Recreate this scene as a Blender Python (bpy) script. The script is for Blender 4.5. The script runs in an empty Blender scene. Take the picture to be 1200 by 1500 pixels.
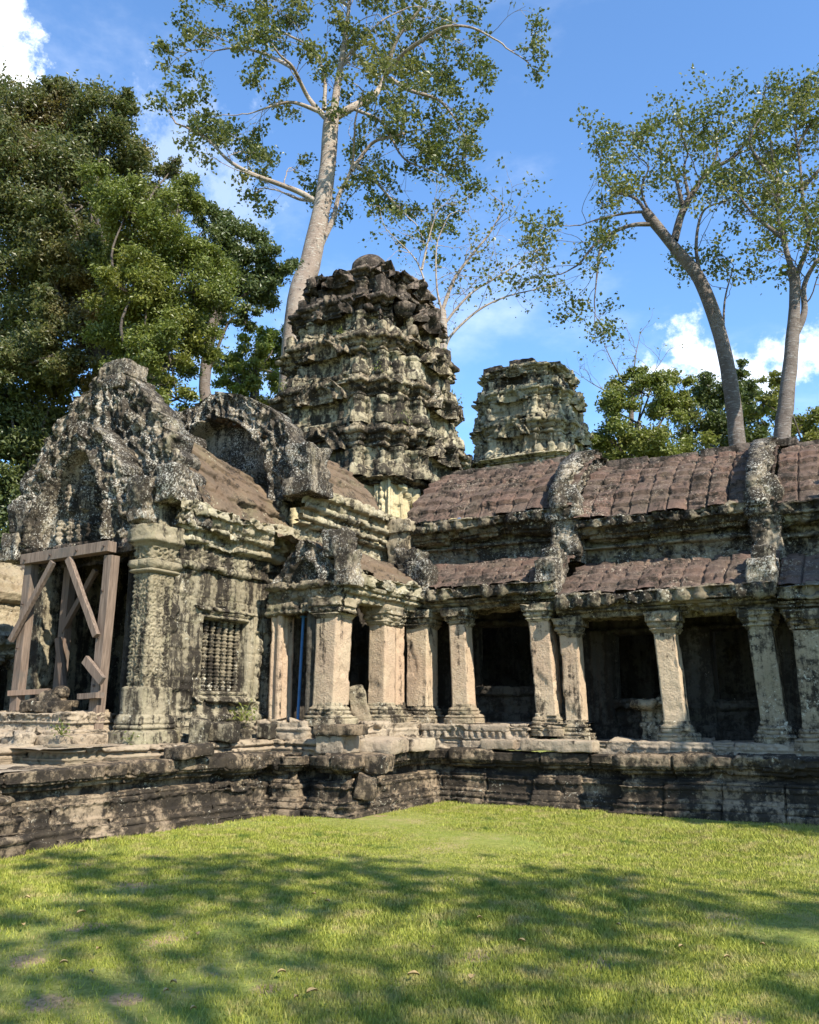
import bpy, math, random
import numpy as np
C = bpy.context.scene
rad = math.radians
# ------------------------------------------------------------------ camera
F = 1250.0; PX, PY, HZ = 600.0, 750.0, 1035.0          # focal length and horizon in photograph pixels (1200 wide)
PITCH = math.atan((HZ - PY) / F); YAW = rad(29); EYE = 1.6
cam = bpy.data.cameras.new('camera'); camo = bpy.data.objects.new('camera', cam); C.collection.objects.link(camo)
camo.location = (0, 0, EYE); camo.rotation_euler = (math.pi/2 + PITCH, 0, YAW)
cam.sensor_fit = 'HORIZONTAL'; cam.sensor_width = 36; cam.lens = 36*F/1200; cam.clip_end = 3000; cam.clip_start = .05
C.camera = camo
# ------------------------------------------------------------------ sun, sky, exposure
SUN = np.array([.83, -.345, .80]); SUN = SUN/np.linalg.norm(SUN)
sun = bpy.data.lights.new('sun', 'SUN'); sun.energy = 5.0; sun.angle = rad(.5); sun.color = (1, .93, .81)
suno = bpy.data.objects.new('sun', sun); C.collection.objects.link(suno)
suno.rotation_euler = (math.acos(SUN[2]), 0, math.atan2(SUN[1], SUN[0]) + math.pi/2)
C.view_settings.view_transform = 'Standard'; C.view_settings.look = 'None'
C.view_settings.gamma = 1; C.view_settings.exposure = 1.08

def unp(x, y, D):
    """a point D metres ahead of the camera in the direction of a photograph pixel"""
    f = np.array([-math.sin(YAW), math.cos(YAW), 0]); r = np.array([math.cos(YAW), math.sin(YAW), 0]); k = np.array([0, 0, 1.])
    fw = f*math.cos(PITCH) + k*math.sin(PITCH); up = -f*math.sin(PITCH) + k*math.cos(PITCH)
    d = fw*F + r*(x-PX) + up*(PY-y)
    return np.array([0, 0, EYE]) + d*(D/(d@f))

class NT:
    """short hand for building a node tree"""
    def __init__(s, tree): s.t = tree; s.n = tree.nodes; s.n.clear()
    def node(s, typ, **kw):
        n = s.n.new(typ)
        for k, v in kw.items(): setattr(n, k, v)
        return n
    def set(s, sock, v):
        if isinstance(v, bpy.types.NodeSocket): s.t.links.new(v, sock)
        elif v is not None:
            if sock.type == 'RGBA' and not np.isscalar(v) and len(v) == 3: v = (*v, 1)
            sock.default_value = v
    def math(s, op, a, b=0, c=None, clamp=False):
        n = s.node('ShaderNodeMath', operation=op, use_clamp=clamp); s.set(n.inputs[0], a); s.set(n.inputs[1], b)
        if c is not None: s.set(n.inputs[2], c)
        return n.outputs[0]
    def vmath(s, op, a, b=None):
        n = s.node('ShaderNodeVectorMath', operation=op); s.set(n.inputs[0], a)
        if b is not None: s.set(n.inputs[1], b)
        return n.outputs['Value'] if op in ('DOT_PRODUCT', 'LENGTH', 'DISTANCE') else n.outputs[0]
    def noise(s, vec, scale, detail=6, rough=.6):
        n = s.node('ShaderNodeTexNoise'); s.set(n.inputs['Vector'], vec); n.inputs['Scale'].default_value = scale
        n.inputs['Detail'].default_value = detail; n.inputs['Roughness'].default_value = rough
        return n.outputs['Fac']
    def step(s, v, a, b):
        n = s.node('ShaderNodeMapRange', interpolation_type='SMOOTHSTEP'); s.set(n.inputs[0], v)
        n.inputs[1].default_value = a; n.inputs[2].default_value = b
        return n.outputs[0]
    def mix(s, f, a, b, mode='MIX'):
        n = s.node('ShaderNodeMix', data_type='RGBA', blend_type=mode)
        s.set(n.inputs[0], f); s.set(n.inputs[6], a); s.set(n.inputs[7], b)
        return n.outputs[2]

world = bpy.data.worlds.new('World'); C.world = world; world.use_nodes = True
w = NT(world.node_tree)
sky = w.node('ShaderNodeTexSky', sky_type='NISHITA'); sky.sun_disc = False
sky.sun_elevation = math.asin(SUN[2]); sky.sun_rotation = math.atan2(SUN[0], SUN[1])
sky.altitude = 50; sky.air_density = 1.0; sky.dust_density = .1; sky.ozone_density = 2.2
tc = w.node('ShaderNodeTexCoord').outputs['Generated']
skyc = w.mix(1.0, sky.outputs[0], (.74, .96, 1.13, 1), 'MULTIPLY')
wisp = w.noise(w.vmath('MULTIPLY', tc, (2.2, 2.2, 4.5)), 1.25, 7, .6)
wm = w.math('MULTIPLY', w.step(wisp, .48, .80), .38)
cl = None
cn = w.math('ADD', w.math('MULTIPLY', w.noise(tc, 11, 8, .65), .55), w.math('MULTIPLY', w.noise(tc, 34, 7, .65), .45))
for (x, y, r, s_) in [(-5, 80, .050, 1.2), (12, 20, .028, 1), (1005, 512, .040, .8), (1162, 522, .046, .8), (965, 545, .03, .7), (1050, 550, .045, .7), (1110, 560, .04, .7), (250, 225, .10, .22), (-120, 150, .10, 1), (330, 330, .07, .2)]:
    d = unp(x, y, 100) - np.array([0, 0, EYE]); d = d/np.linalg.norm(d)
    dist = w.vmath('DISTANCE', w.vmath('MULTIPLY', tc, (1, 1, 1.25)), (d[0], d[1], d[2]*1.25))
    m = w.math('MULTIPLY', w.step(w.math('ADD', w.math('SUBTRACT', 1.0, w.math('DIVIDE', dist, r)), w.math('MULTIPLY', w.math('SUBTRACT', cn, .5), 5.5)), .0, .9), s_, clamp=True)
    cl = m if cl is None else w.math('MAXIMUM', cl, m)
mask = w.math('MAXIMUM', cl, wm, clamp=True)
col = w.mix(mask, skyc, (6.6, 6.9, 7.2, 1))
bg = w.node('ShaderNodeBackground'); w.set(bg.inputs[0], col); bg.inputs[1].default_value = .14
out = w.node('ShaderNodeOutputWorld'); w.t.links.new(bg.outputs[0], out.inputs[0])

# ------------------------------------------------------------------ numpy noise
def hsh(*ints, seed=0):
    h = np.uint32(seed*2654435761 % 4294967296) + np.uint32(0)
    h = np.full(np.broadcast(*ints).shape if len(ints) > 1 else np.shape(ints[0]), h, np.uint32)
    for k, a in enumerate(ints):
        h ^= (np.asarray(a).astype(np.int64) & 0xffffffff).astype(np.uint32) * np.uint32([0x9E3779B1, 0x85EBCA77, 0xC2B2AE3D][k % 3])
        h ^= h >> np.uint32(15); h = h*np.uint32(0x2C1B3C6D); h ^= h >> np.uint32(12); h = h*np.uint32(0x297A2D39); h ^= h >> np.uint32(15)
    return h.astype(np.float64)/4294967295.0
def vnoise(P, seed=0):
    i = np.floor(P).astype(np.int64); f = P - i; f = f*f*(3-2*f)
    r = 0
    for dx in (0, 1):
        for dy in (0, 1):
            for dz in (0, 1):
                wgt = (f[..., 0] if dx else 1-f[..., 0])*(f[..., 1] if dy else 1-f[..., 1])*(f[..., 2] if dz else 1-f[..., 2])
                r = r + wgt*hsh(i[..., 0]+dx, i[..., 1]+dy, i[..., 2]+dz, seed=seed)
    return r
def fbm(P, scale, oc=3, seed=0):
    a, s, t = 0, 1.0, 0
    Q = np.asarray(P)*scale
    for o in range(oc):
        a = a + s*vnoise(Q, seed+o*7); t += s; s *= .5; Q = Q*2.03 + 3.7
    return a/t
def chip(P, scale, seed, levels=6):
    n = fbm(P, scale, 3, seed)*levels; f = np.floor(n); return (f + sst(n-f, .0, .35))/levels
def sst(x, a, b):
    t = np.clip((x-a)/(b-a), 0, 1); return t*t*(3-2*t)

# ------------------------------------------------------------------ mesh helpers
class MB:
    """collects grids, boxes and tubes, then links them as one mesh"""
    def __init__(s): s.v = []; s.q = []; s.t = []; s.b = []; s.n = 0
    def add(s, V, Q=None, T=None, blk=None):
        V = np.asarray(V, float).reshape(-1, 3); s.v.append(V)
        if Q is not None and len(Q): s.q.append(np.asarray(Q, np.int64)+s.n)
        if T is not None and len(T): s.t.append(np.asarray(T, np.int64)+s.n)
        s.b.append(np.full(len(V), .5) if blk is None else np.asarray(blk, float).ravel()); s.n += len(V)
    def grid(s, V, cu=False, cv=False, blk=None):
        m, n = V.shape[:2]
        I = np.arange(m*n).reshape(m, n)
        if cu: I = np.vstack([I, I[:1]])
        if cv: I = np.hstack([I, I[:, :1]])
        s.add(V, np.stack([I[:-1, :-1], I[1:, :-1], I[1:, 1:], I[:-1, 1:]], -1).reshape(-1, 4), blk=blk)
    def build(s, name, mat, parent=None, smooth=True, kind=None):
        V = np.concatenate(s.v).astype(np.float32)
        off = np.zeros(3, np.float32)
        p = parent
        while p is not None: off += np.array(p.location, np.float32); p = p.parent
        V = V - off
        q = np.concatenate(s.q) if s.q else np.zeros((0, 4), np.int64)
        t = np.concatenate(s.t) if s.t else np.zeros((0, 3), np.int64)
        me = bpy.data.meshes.new(name)
        me.vertices.add(len(V)); me.vertices.foreach_set('co', V.ravel())
        me.loops.add(q.size+t.size); me.loops.foreach_set('vertex_index', np.concatenate([q.ravel(), t.ravel()]).astype(np.int32))
        me.polygons.add(len(q)+len(t))
        me.polygons.foreach_set('loop_start', np.concatenate([np.arange(len(q))*4, len(q)*4+np.arange(len(t))*3]).astype(np.int32))
        me.polygons.foreach_set('use_smooth', np.full(len(q)+len(t), smooth))
        me.update(calc_edges=True)
        at = me.attributes.new('blk', 'FLOAT', 'POINT'); at.data.foreach_set('value', np.concatenate(s.b).astype(np.float32))
        me.materials.append(mat)
        o = bpy.data.objects.new(name, me); C.collection.objects.link(o)
        if parent is not None: o.parent = parent
        if kind: o['kind'] = kind
        return o
def thing(name, label, cat, loc, group=None):
    o = bpy.data.objects.new(name, None); C.collection.objects.link(o); o.location = loc; o.empty_display_size = .3
    o['label'] = label; o['category'] = cat
    if group: o['group'] = group
    return o
def tag(o, label, cat, group=None):
    o['label'] = label; o['category'] = cat
    if group: o['group'] = group
    return o
def gnormals(V, cu, cv=False):
    if cu: a = np.roll(V, -1, 0)-np.roll(V, 1, 0)
    else: a = np.gradient(V, axis=0)
    b = (np.roll(V, -1, 1)-np.roll(V, 1, 1)) if cv else np.gradient(V, axis=1)
    n = np.cross(a, b); l = np.linalg.norm(n, axis=-1, keepdims=True)
    return n/np.maximum(l, 1e-9)
def respath(path, du, closed):
    P = [np.array(p, float) for p in path]; K = len(P)
    seg = K if closed else K-1
    dirs = [(P[(i+1) % K]-P[i]) for i in range(seg)]; L = [np.linalg.norm(d) for d in dirs]; dirs = [d/l for d, l in zip(dirs, L)]
    nor = [np.array([d[1], -d[0]]) for d in dirs]
    pts, ms, ss = [], [], []; s0 = 0
    for i in range(seg):
        n = max(1, int(math.ceil(L[i]/du)))
        for k in range(n):
            if k == 0 and (closed or i > 0):
                a, b = nor[i-1], nor[i]; m = (a+b)/max(.3, 1+a@b)
            else: m = nor[i]
            pts.append(P[i]+dirs[i]*L[i]*k/n); ms.append(m); ss.append(s0+L[i]*k/n)
        s0 += L[i]
    if not closed: pts.append(P[-1]); ms.append(nor[-1]); ss.append(s0)
    return np.array(pts), np.array(ms), np.array(ss)
def resprof(prof, dv):
    o, z, tg, tt, T = [], [], [], [], []; t0 = 0
    for i in range(len(prof)-1):
        a, b = prof[i], prof[i+1]; tagn = a[2] if len(a) > 2 else ''
        L = math.hypot(b[0]-a[0], b[1]-a[1]); n = max(1, int(math.ceil(L/dv)))
        for k in range(n):
            t = k/n; o.append(a[0]+(b[0]-a[0])*t); z.append(a[1]+(b[1]-a[1])*t); tg.append(tagn); tt.append(t); T.append(t0+L*t)
        t0 += L
    o.append(prof[-1][0]); z.append(prof[-1][1]); tg.append(tg[-1]); tt.append(1.0); T.append(t0)
    return np.array(o), np.array(z), np.array(tg), np.array(tt), np.array(T)
def masonry(S, T, bw, bh, seed, amp=.02, groove=.02, gw=.018):
    r = np.floor(T/bh + .23*seed); ft = T/bh + .23*seed - r
    off = hsh(r, seed=seed+3)*.9
    c = np.floor(S/bw + off); fs = S/bw + off - c
    h = hsh(r, c, seed=seed+5)
    e = np.minimum(np.minimum(ft, 1-ft)*bh, np.minimum(fs, 1-fs)*bw)
    return (h-.5)*2*amp - groove*(1-sst(e, 0, gw)), h
def carve(tg, S, T, t, P, amp, seed):
    d = np.zeros(S.shape)
    bump = np.sin(np.pi*np.clip(t, 0, 1))
    for k in np.unique(tg):
        m = np.broadcast_to(tg[None, :] == k, S.shape)
        if not k or not m.any(): continue
        s, q, b, p, TT = S[m], P[m], np.broadcast_to(bump, S.shape)[m], np.broadcast_to(t, S.shape)[m], np.broadcast_to(T, S.shape)[m]
        if k == 'petal': f = (s/.17 % 1)*2-1; x = .045*np.sqrt(np.clip(1-f*f, 0, 1))*(.4+.6*b)-.02
        elif k == 'bigpetal': f = (s/.29 % 1)*2-1; x = .10*np.clip(1-np.abs(f)**1.6*1.1-np.abs(p-.3)*.7, 0, 1)**.6-.05 + (hsh(np.floor(s/.29), seed=seed)-.5)*.06 - .10*(hsh(np.floor(s/.29), seed=seed+1) > .82)
        elif k == 'bead': f = (s/.09 % 1)*2-1; x = .03*np.sqrt(np.clip(1-f*f, 0, 1))*b-.01
        elif k == 'dentil': x = np.where((s/.14 % 1) > .45, .03, -.015)
        elif k == 'torus': x = .035*b
        elif k == 'cove': x = -.03*b
        elif k == 'scroll':
            a = fbm(q, 6.5, 2, seed+50); r = np.abs(((a*7) % 1)-.5)*2; x = .05*(r-.5) + .025*(fbm(q, 14, 2, seed+51)-.5)
        elif k == 'floral':
            u = (s/.15 % 1)-.5; v2 = (TT/.15 % 1)-.5; rr = np.hypot(u, v2)
            x = .013*np.cos(rr*18+np.arctan2(v2, u)*2) + .025*(fbm(q, 22, 2, seed)-.5)
        elif k == 'rough': x = .10*(fbm(q, 5, 4, seed+60)-.5)+.05*(fbm(q, 11, 2, seed+61)-.5)
        elif k == 'flute': x = .02*np.sign(np.sin(s/.07*math.pi))
        elif k in ('tile', 'slab'):
            wd, ht = (.35, .33) if k == 'tile' else (.75, .42)
            c0 = np.floor(s/wd); st = hsh(c0, seed=seed+9)*.04 if k == 'tile' else hsh(c0, seed=seed+9)*.05
            r = np.floor(TT/ht+st); fr = TT/ht+st-r; f = (s/wd % 1)*2-1
            h = hsh(c0, r, seed=seed+11)
            cr = fbm(q, 2.2, 3, seed+12)
            if k == 'tile': x = .06*(1-fr)-.03 - .08*sst(np.abs(f), .90, .95) + .007*np.cos(f*math.pi*1.5) + (hsh(c0, r, seed=seed+14)-.5)*.03*f + (h-.5)*.06 - .05*sst(cr, .6, .64)
            else: x = .05*(1-fr)*sst(cr, .3, .5) - .05*(sst(fr, .92, 1)+1-sst(fr, 0, .06))*sst(cr, .3, .5) + (h-.5)*.045 - .06*sst(cr, .62, .65) + .05*(chip(q, 2.5, seed+13)-.5)
        else: continue
        d[m] = x*amp
    return d
def sweep(mb, path, prof, du=.035, dv=None, closed=False, seed=1, rough=1.0, block=(.6, .33), bamp=.018, camp=1.0, extra=None, sag=0.0, groove=.02, capto=None, warp=None):
    p, m, s = respath(path, du, closed); o, z, tg, tt, T = resprof(prof, dv or du)
    V = np.empty((len(p), len(o), 3))
    V[..., :2] = p[:, None, :] + m[:, None, :]*o[None, :, None]
    V[..., 2] = z[None, :]
    if sag: V[..., 2] += sag*(fbm(np.stack([p[:, 0], p[:, 1], p[:, 0]*0], -1), .5, 2, seed+90)[:, None]-.5)
    N = gnormals(V, closed)
    S = np.broadcast_to(s[:, None], V.shape[:2]); TT = np.broadcast_to(T[None, :], V.shape[:2])
    d, h = masonry(S, TT, block[0], block[1], seed, bamp, groove, max(.018, du*.6))
    istile = np.isin(tg, ('tile', 'slab'))[None, :]
    d = np.where(istile, 0, d)
    if istile.any():
        wd, ht = .35, .33
        h = np.where(istile, hsh(np.floor(S/wd), np.floor(TT/ht+hsh(np.floor(S/wd), seed=seed+9)*.16), seed=seed+11), h)
    d = d + rough*(.045*(fbm(V, .9, 2, seed)-.5) + .085*(chip(V, 4.2, seed+1)-.5) + .020*(fbm(V, 26, 2, seed+2)-.5))
    d = d - rough*.07*sst(fbm(V, 2.6, 4, seed+4), .61, .64)
    d = d + carve(tg, S, T, tt, V, camp, seed)
    if extra is not None: d = d + extra(V, S, TT)
    V = V + N*d[..., None]
    if warp is not None: V = warp(V)
    if capto is not None:
        c = np.array([*capto, 0]); last = V[:, -1]
        rings = [np.concatenate([c[:2]+(last[:, :2]-c[:2])*k, last[:, 2:]*k+(1-k)*last[:, 2].mean()], 1) for k in (.85, .6, .3, .02)]
        V = np.concatenate([V, np.stack(rings, 1)], 1); h = np.concatenate([h, np.repeat(h[:, -1:], 4, 1)], 1)
    mb.grid(V, cu=closed, blk=h)
def rect(x0, x1, y0, y1): return [(x1, y0), (x1, y1), (x0, y1), (x0, y0)]
def cap(prof, x0, x1, y0, y1):
    """close a rectangular sweep: a last ring that shrinks to the middle line"""
    return prof + [(-min(x1-x0, y1-y0)/2*.98, prof[-1][1])]
def rblock(mb, c, size, rot=0, tilt=(0, 0), seed=0, res=.05, rough=.05, bevel=.03):
    """one weathered stone: a dense rounded box pushed about by noise"""
    sx, sy, sz = [s/2 for s in size]
    ca, sa = math.cos(rot), math.sin(rot); tx, ty = tilt
    R = np.array([[ca, -sa, 0], [sa, ca, 0], [0, 0, 1]]) @ np.array([[1, 0, 0], [0, math.cos(tx), -math.sin(tx)], [0, math.sin(tx), math.cos(tx)]]) @ np.array([[math.cos(ty), 0, math.sin(ty)], [0, 1, 0], [-math.sin(ty), 0, math.cos(ty)]])
    hs = np.array([sx, sy, sz])
    for ax in range(3):
        for sg in (-1, 1):
            a, b = [i for i in range(3) if i != ax]
            na, nb = max(2, int(2*hs[a]/res)+1), max(2, int(2*hs[b]/res)+1)
            g = np.zeros((na, nb, 3)); g[..., a] = np.linspace(-hs[a], hs[a], na)[:, None]; g[..., b] = np.linspace(-hs[b], hs[b], nb)[None, :]; g[..., ax] = sg*hs[ax]
            q = np.sign(g)*np.maximum(np.abs(g)-(hs-bevel), 0); inner = g-q; ln = np.linalg.norm(q, axis=-1, keepdims=True)
            g = inner + q*np.minimum(1, bevel/np.maximum(ln, 1e-6))
            W = g@R.T + np.array(c)
            dirn = (g/np.maximum(hs, 1e-6)); dirn = dirn/np.linalg.norm(dirn, axis=-1, keepdims=True)
            W = W + (dirn@R.T)*((fbm(W, 3.3, 3, seed)-.5)*2*rough + (fbm(W, 12, 2, seed+1)-.5)*rough*.7)[..., None]
            mb.grid(W, blk=np.full(W.shape[:2], hsh(np.array([seed]), seed=77)[0]))
def beam(mb, p, q, wd, ht, upv=(0, 0, 1)):
    p, q = np.array(p, float), np.array(q, float); d = (q-p)/np.linalg.norm(q-p)
    a = np.cross(d, upv); a = a/np.linalg.norm(a); b = np.cross(a, d)
    n = 8; loop = []
    for (i, j) in [(-1, -1), (-.92, -1), (.92, -1), (1, -1), (1, -.92), (1, .92), (1, 1), (.92, 1), (-.92, 1), (-1, 1), (-1, .92), (-1, -.92)]: loop.append(a*i*wd/2+b*j*ht/2)
    loop = np.array(loop); V = p[None, None]+np.linspace(0, 1, n)[None, :, None]*(q-p)[None, None] + loop[:, None, :]
    V = V + (fbm(V, 4, 2, 5)[..., None]-.5)*.008
    mb.grid(V, cu=True, blk=np.full(V.shape[:2], .5))
    k = len(loop)
    for e in (0, n-1): mb.add(np.vstack([V[:, e], V[:, e].mean(0)]), T=[(i, (i+1) % k, k) for i in range(k)])
def lathe(mb, c, prof, n=20, squash=1.0):
    th = np.linspace(0, 2*math.pi, n, endpoint=False); prof = np.array(prof, float)
    V = np.empty((n, len(prof), 3)); V[..., 0] = c[0]+np.cos(th)[:, None]*prof[None, :, 0]; V[..., 1] = c[1]+np.sin(th)[:, None]*prof[None, :, 0]*squash; V[..., 2] = c[2]+prof[None, :, 1]
    mb.grid(V, cu=True)
def figure(u, v, h):
    """low relief of a standing figure, feet at v=0, height h"""
    u, v = u/h, v/h; a = 0
    def ell(cx, cy, rx, ry, k): return k*np.sqrt(np.clip(1-((u-cx)/rx)**2-((v-cy)/ry)**2, 0, 1))
    for e in [(0, .88, .075, .085, 1.), (0, 1.0, .05, .09, .9), (0, .68, .11, .15, 1.), (0, .48, .12, .12, 1.05), (-.055, .25, .06, .25, .95), (.055, .25, .06, .25, .95), (-.15, .6, .04, .17, .7), (.16, .68, .04, .13, .7), (.19, .85, .04, .1, .6), (0, .03, .13, .04, .8)]: a = np.maximum(a, ell(*e))
    return a
def gable(mb, o, ud, W, H, th, shape, Win=.58, Hin=.62, seed=3, res=.035, recess=.16, figs=(), flame=.09, WL=None, edge=.05, sharp=1.0):
    ud = np.array(ud, float); nd = np.array([ud[1], -ud[0]])
    nv = int(H/res)+2; t = np.linspace(0, 1, nv); nu = int(2*W/res)
    wl = shape(t)
    fl = flame*np.abs(np.sin(t*math.pi*(H/.34)))**.7*np.clip(1-t, .0, 1)**.3
    wR = wl*W + fl + edge*(fbm(np.stack([t*H*5, t*0, t*0], -1), 1, 3, seed)-.5)*2
    wL = wl*(WL or W) + fl + edge*(fbm(np.stack([t*H*5, t*0+9, t*0], -1), 1, 3, seed)-.5)*2
    wR[-1] = wL[-1] = .03
    g = np.linspace(-1, 1, nu)
    u = np.where(g[:, None] < 0, g[:, None]*wL[None], g[:, None]*wR[None]); v = np.broadcast_to(t[None]*H, u.shape)
    us = u/np.where(u < 0, (WL or W), W)
    ti = np.clip(v/(H*Hin), 0, 1); inner = np.where(v < H*Hin, shape(ti)*Win, 0)
    dist = (inner-np.abs(us))*W
    ins = sst(dist, -.03, .03)
    P0 = np.stack([u, v, u*0+seed*3.1], -1)
    lump = fbm(P0, 7, 3, seed+2)
    frame = .10*np.exp(-((dist+.10)/.08)**2) + .05*np.exp(-((dist+.40)/.07)**2)
    ang = (v*1.3+np.abs(u))
    fl2 = .15*(.5-np.abs(2*fbm(np.stack([u*10+v*np.sign(u)*2.2, v*4.2, u*0], -1), 1, 2, seed+15)-1)*1.6)*(dist < -.05) + .09*sharp*(chip(P0, 7, seed+16, 5)-.5) + .07*sharp*(fbm(np.stack([u*17, v*11, u*0], -1), 1, 2, seed+17)-.5)
    rel = frame + (fl2 + .15*(lump-.5))*(1-ins) - recess*ins + ins*.08*(fbm(P0, 9, 3, seed+4)-.5)
    for (fu, fv, fh) in figs: rel = rel + .19*figure(u-fu, v-fv, fh)*ins
    rel = rel + .06*(fbm(P0, 3, 2, seed+8)-.5) + .03*(fbm(P0, 24, 2, seed+18)-.5)
    # loop round: front then back
    full = np.concatenate([u, u[::-1]], 0); vf = np.concatenate([v, v], 0)
    dep = np.concatenate([rel, -th*np.ones_like(u) + .06*(fbm(P0[::-1]+5, 4, 2, seed)-.5)], 0)
    V = np.empty(full.shape+(3,)); V[..., :2] = np.array(o)[:2] + full[..., None]*ud + dep[..., None]*nd; V[..., 2] = o[2]+vf
    h = np.concatenate([lump, lump], 0)
    r, c = np.floor(vf/.34), np.floor(full/.5+hsh(np.floor(vf/.34), seed=seed)); h = hsh(r, c, seed=seed)
    mb.grid(V, cu=True, blk=h)
def spline(pts, n):
    """Catmull-Rom through the rows of pts"""
    P = np.array(pts, float); K = len(P)
    Q = np.vstack([2*P[0]-P[1], P, 2*P[-1]-P[-2]]); o = []
    for i in range(K-1):
        for t in np.linspace(0, 1, n, endpoint=False):
            a, b, c, d = Q[i:i+4]
            o.append(.5*((2*b)+(-a+c)*t+(2*a-5*b+4*c-d)*t*t+(-a+3*b-3*c+d)*t**3))
    o.append(P[-1]); return np.array(o)
def tube(mb, pts, radii, n=8, bump=0.0, seed=0):
    P = np.array(pts, float); R = np.array(radii, float)
    T = np.gradient(P, axis=0); T = T/np.maximum(np.linalg.norm(T, axis=1, keepdims=True), 1e-9)
    a = np.cross(T[0], (0.3, .9, .1)); a = a/np.linalg.norm(a); A = []
    for t in T:
        a = a-t*(a@t); a = a/max(np.linalg.norm(a), 1e-9); A.append(a)
    A = np.array(A); B = np.cross(T, A); th = np.linspace(0, 2*math.pi, n, endpoint=False)
    V = P[None]+R[None, :, None]*(np.cos(th)[:, None, None]*A[None]+np.sin(th)[:, None, None]*B[None])
    if bump: V = V + (V-P[None])*(bump*(fbm(V, 2.0, 3, seed)-.5)*2)[..., None]
    mb.grid(V, cu=True)

# ------------------------------------------------------------------ materials
def newmat(name):
    m = bpy.data.materials.new(name); m.use_nodes = True; return m, NT(m.node_tree)
def finish(t, m, col, rough=.9, bump=None, bs=.5, bd=.02, spec=.25):
    p = t.node('ShaderNodeBsdfPrincipled'); t.set(p.inputs['Base Color'], col); t.set(p.inputs['Roughness'], rough); p.inputs['Specular IOR Level'].default_value = spec
    if bump is not None:
        b = t.node('ShaderNodeBump'); b.inputs['Strength'].default_value = bs; b.inputs['Distance'].default_value = bd; t.set(b.inputs['Height'], bump); t.t.links.new(b.outputs[0], p.inputs['Normal'])
    o = t.node('ShaderNodeOutputMaterial'); t.t.links.new(p.outputs[0], o.inputs[0]); return m
def stone(name, c1, c2, black=.5, lichen=.6, streak=.5, green=.3, tint=.35, seed=0., lcol=(.50, .46, .36), bcol=(.026, .021, .016), fine=1.0):
    """weathered sandstone: two stone tones by block, algae, black biofilm patches and streaks, pale lichen crust"""
    m, t = newmat(name)
    pos = t.vmath('ADD', t.node('ShaderNodeNewGeometry').outputs['Position'], (seed*7.3, seed*3.1, seed*5.7))
    blk = t.node('ShaderNodeAttribute', attribute_name='blk').outputs['Fac']
    a = t.noise(pos, .9, 5, .6)
    base = t.mix(t.step(a, .35, .65), c1, c2)
    base = t.mix(t.math('MULTIPLY', t.math('SUBTRACT', 1.0, blk), tint), base, t.mix(.5, base, (.10, .085, .065, 1)))
    g = t.noise(t.vmath('ADD', pos, (11, 5, 3)), 1.5, 6, .65)
    base = t.mix(t.math('MULTIPLY', t.step(g, .5, .72), green), base, (.13, .15, .065, 1))
    f1 = t.noise(pos, 24*fine, 6, .75)
    base = t.mix(t.step(f1, .52, .78), base, t.mix(.55, base, (.03, .026, .022, 1)))
    st = t.noise(t.vmath('MULTIPLY', pos, (3.4, 3.4, .42)), 1.3, 7, .7)
    pt = t.noise(t.vmath('ADD', pos, (2, 9, 4)), 1.15, 9, .72)
    mm = t.math('ADD', t.math('MULTIPLY', st, streak), t.math('MULTIPLY', pt, 1-streak))
    thr = .60-.24*black
    fn = t.noise(t.vmath('ADD', pos, (3, 6, 9)), 9*fine, 6, .75)
    mm = t.math('ADD', t.math('MULTIPLY', mm, .68), t.math('MULTIPLY', fn, .32))
    bm = t.math('MULTIPLY', t.step(mm, thr-.01, thr+.075), t.math('ADD', .70, t.math('MULTIPLY', t.noise(pos, 2.7, 5, .7), .5)), clamp=True)
    l0 = t.noise(t.vmath('ADD', pos, (5, 1, 8)), 1.9, 4, .6)
    l1 = t.noise(t.vmath('ADD', pos, (7, 7, 1)), 17*fine, 8, .78)
    col = t.mix(bm, base, bcol)
    lth = .66-.16*lichen
    lm = t.step(t.math('ADD', t.math('MULTIPLY', l1, .74), t.math('MULTIPLY', l0, .26)), lth, lth+.035)
    col = t.mix(t.math('MULTIPLY', lm, .85), col, lcol)
    nz = t.noise(pos, 34, 5, .75); nb = t.noise(pos, 7, 5, .6)
    return finish(t, m, col, .92, t.math('ADD', nz, t.math('MULTIPLY', nb, 1.4)), .85, .03, .15)
M = {}
M['wall'] = stone('pavilion sandstone', (.31, .265, .18), (.215, .18, .118), black=.60, lichen=.50, streak=.85, green=.25, seed=1)
M['crust'] = stone('lichen crusted sandstone', (.33, .275, .20), (.21, .17, .12), black=.68, lichen=.76, streak=.5, green=.3, seed=2, lcol=(.50, .47, .40), fine=1.8)
M['carved'] = stone('carved pilaster sandstone', (.32, .27, .18), (.225, .188, .12), black=.48, lichen=.42, streak=.7, green=.35, seed=21)
M['tower'] = stone('tower sandstone', (.40, .35, .235), (.285, .24, .155), black=.60, lichen=.45, streak=.5, green=.3, seed=3)
M['towerpale'] = stone('paler tower sandstone', (.42, .37, .25), (.31, .265, .175), black=.46, lichen=.5, streak=.6, green=.3, seed=24)
M['towercornice'] = stone('stained tower cornice stone', (.38, .32, .21), (.27, .21, .14), black=.64, lichen=.55, streak=.5, green=.3, seed=22)
M['towerdark'] = stone('blackened tower stone', (.20, .155, .12), (.135, .10, .08), black=.60, lichen=.45, streak=.4, green=.3, seed=4)
M['pale'] = stone('pale yellow sandstone', (.56, .48, .29), (.48, .40, .235), black=.16, lichen=.3, streak=.6, green=.25, seed=5)
M['column'] = stone('pinkish column sandstone', (.47, .365, .245), (.43, .305, .205), black=.30, lichen=.28, streak=.85, green=.1, seed=6, tint=.2)
M['capital'] = stone('stained capital sandstone', (.36, .30, .20), (.27, .21, .14), black=.50, lichen=.6, streak=.5, green=.25, seed=7)
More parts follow.
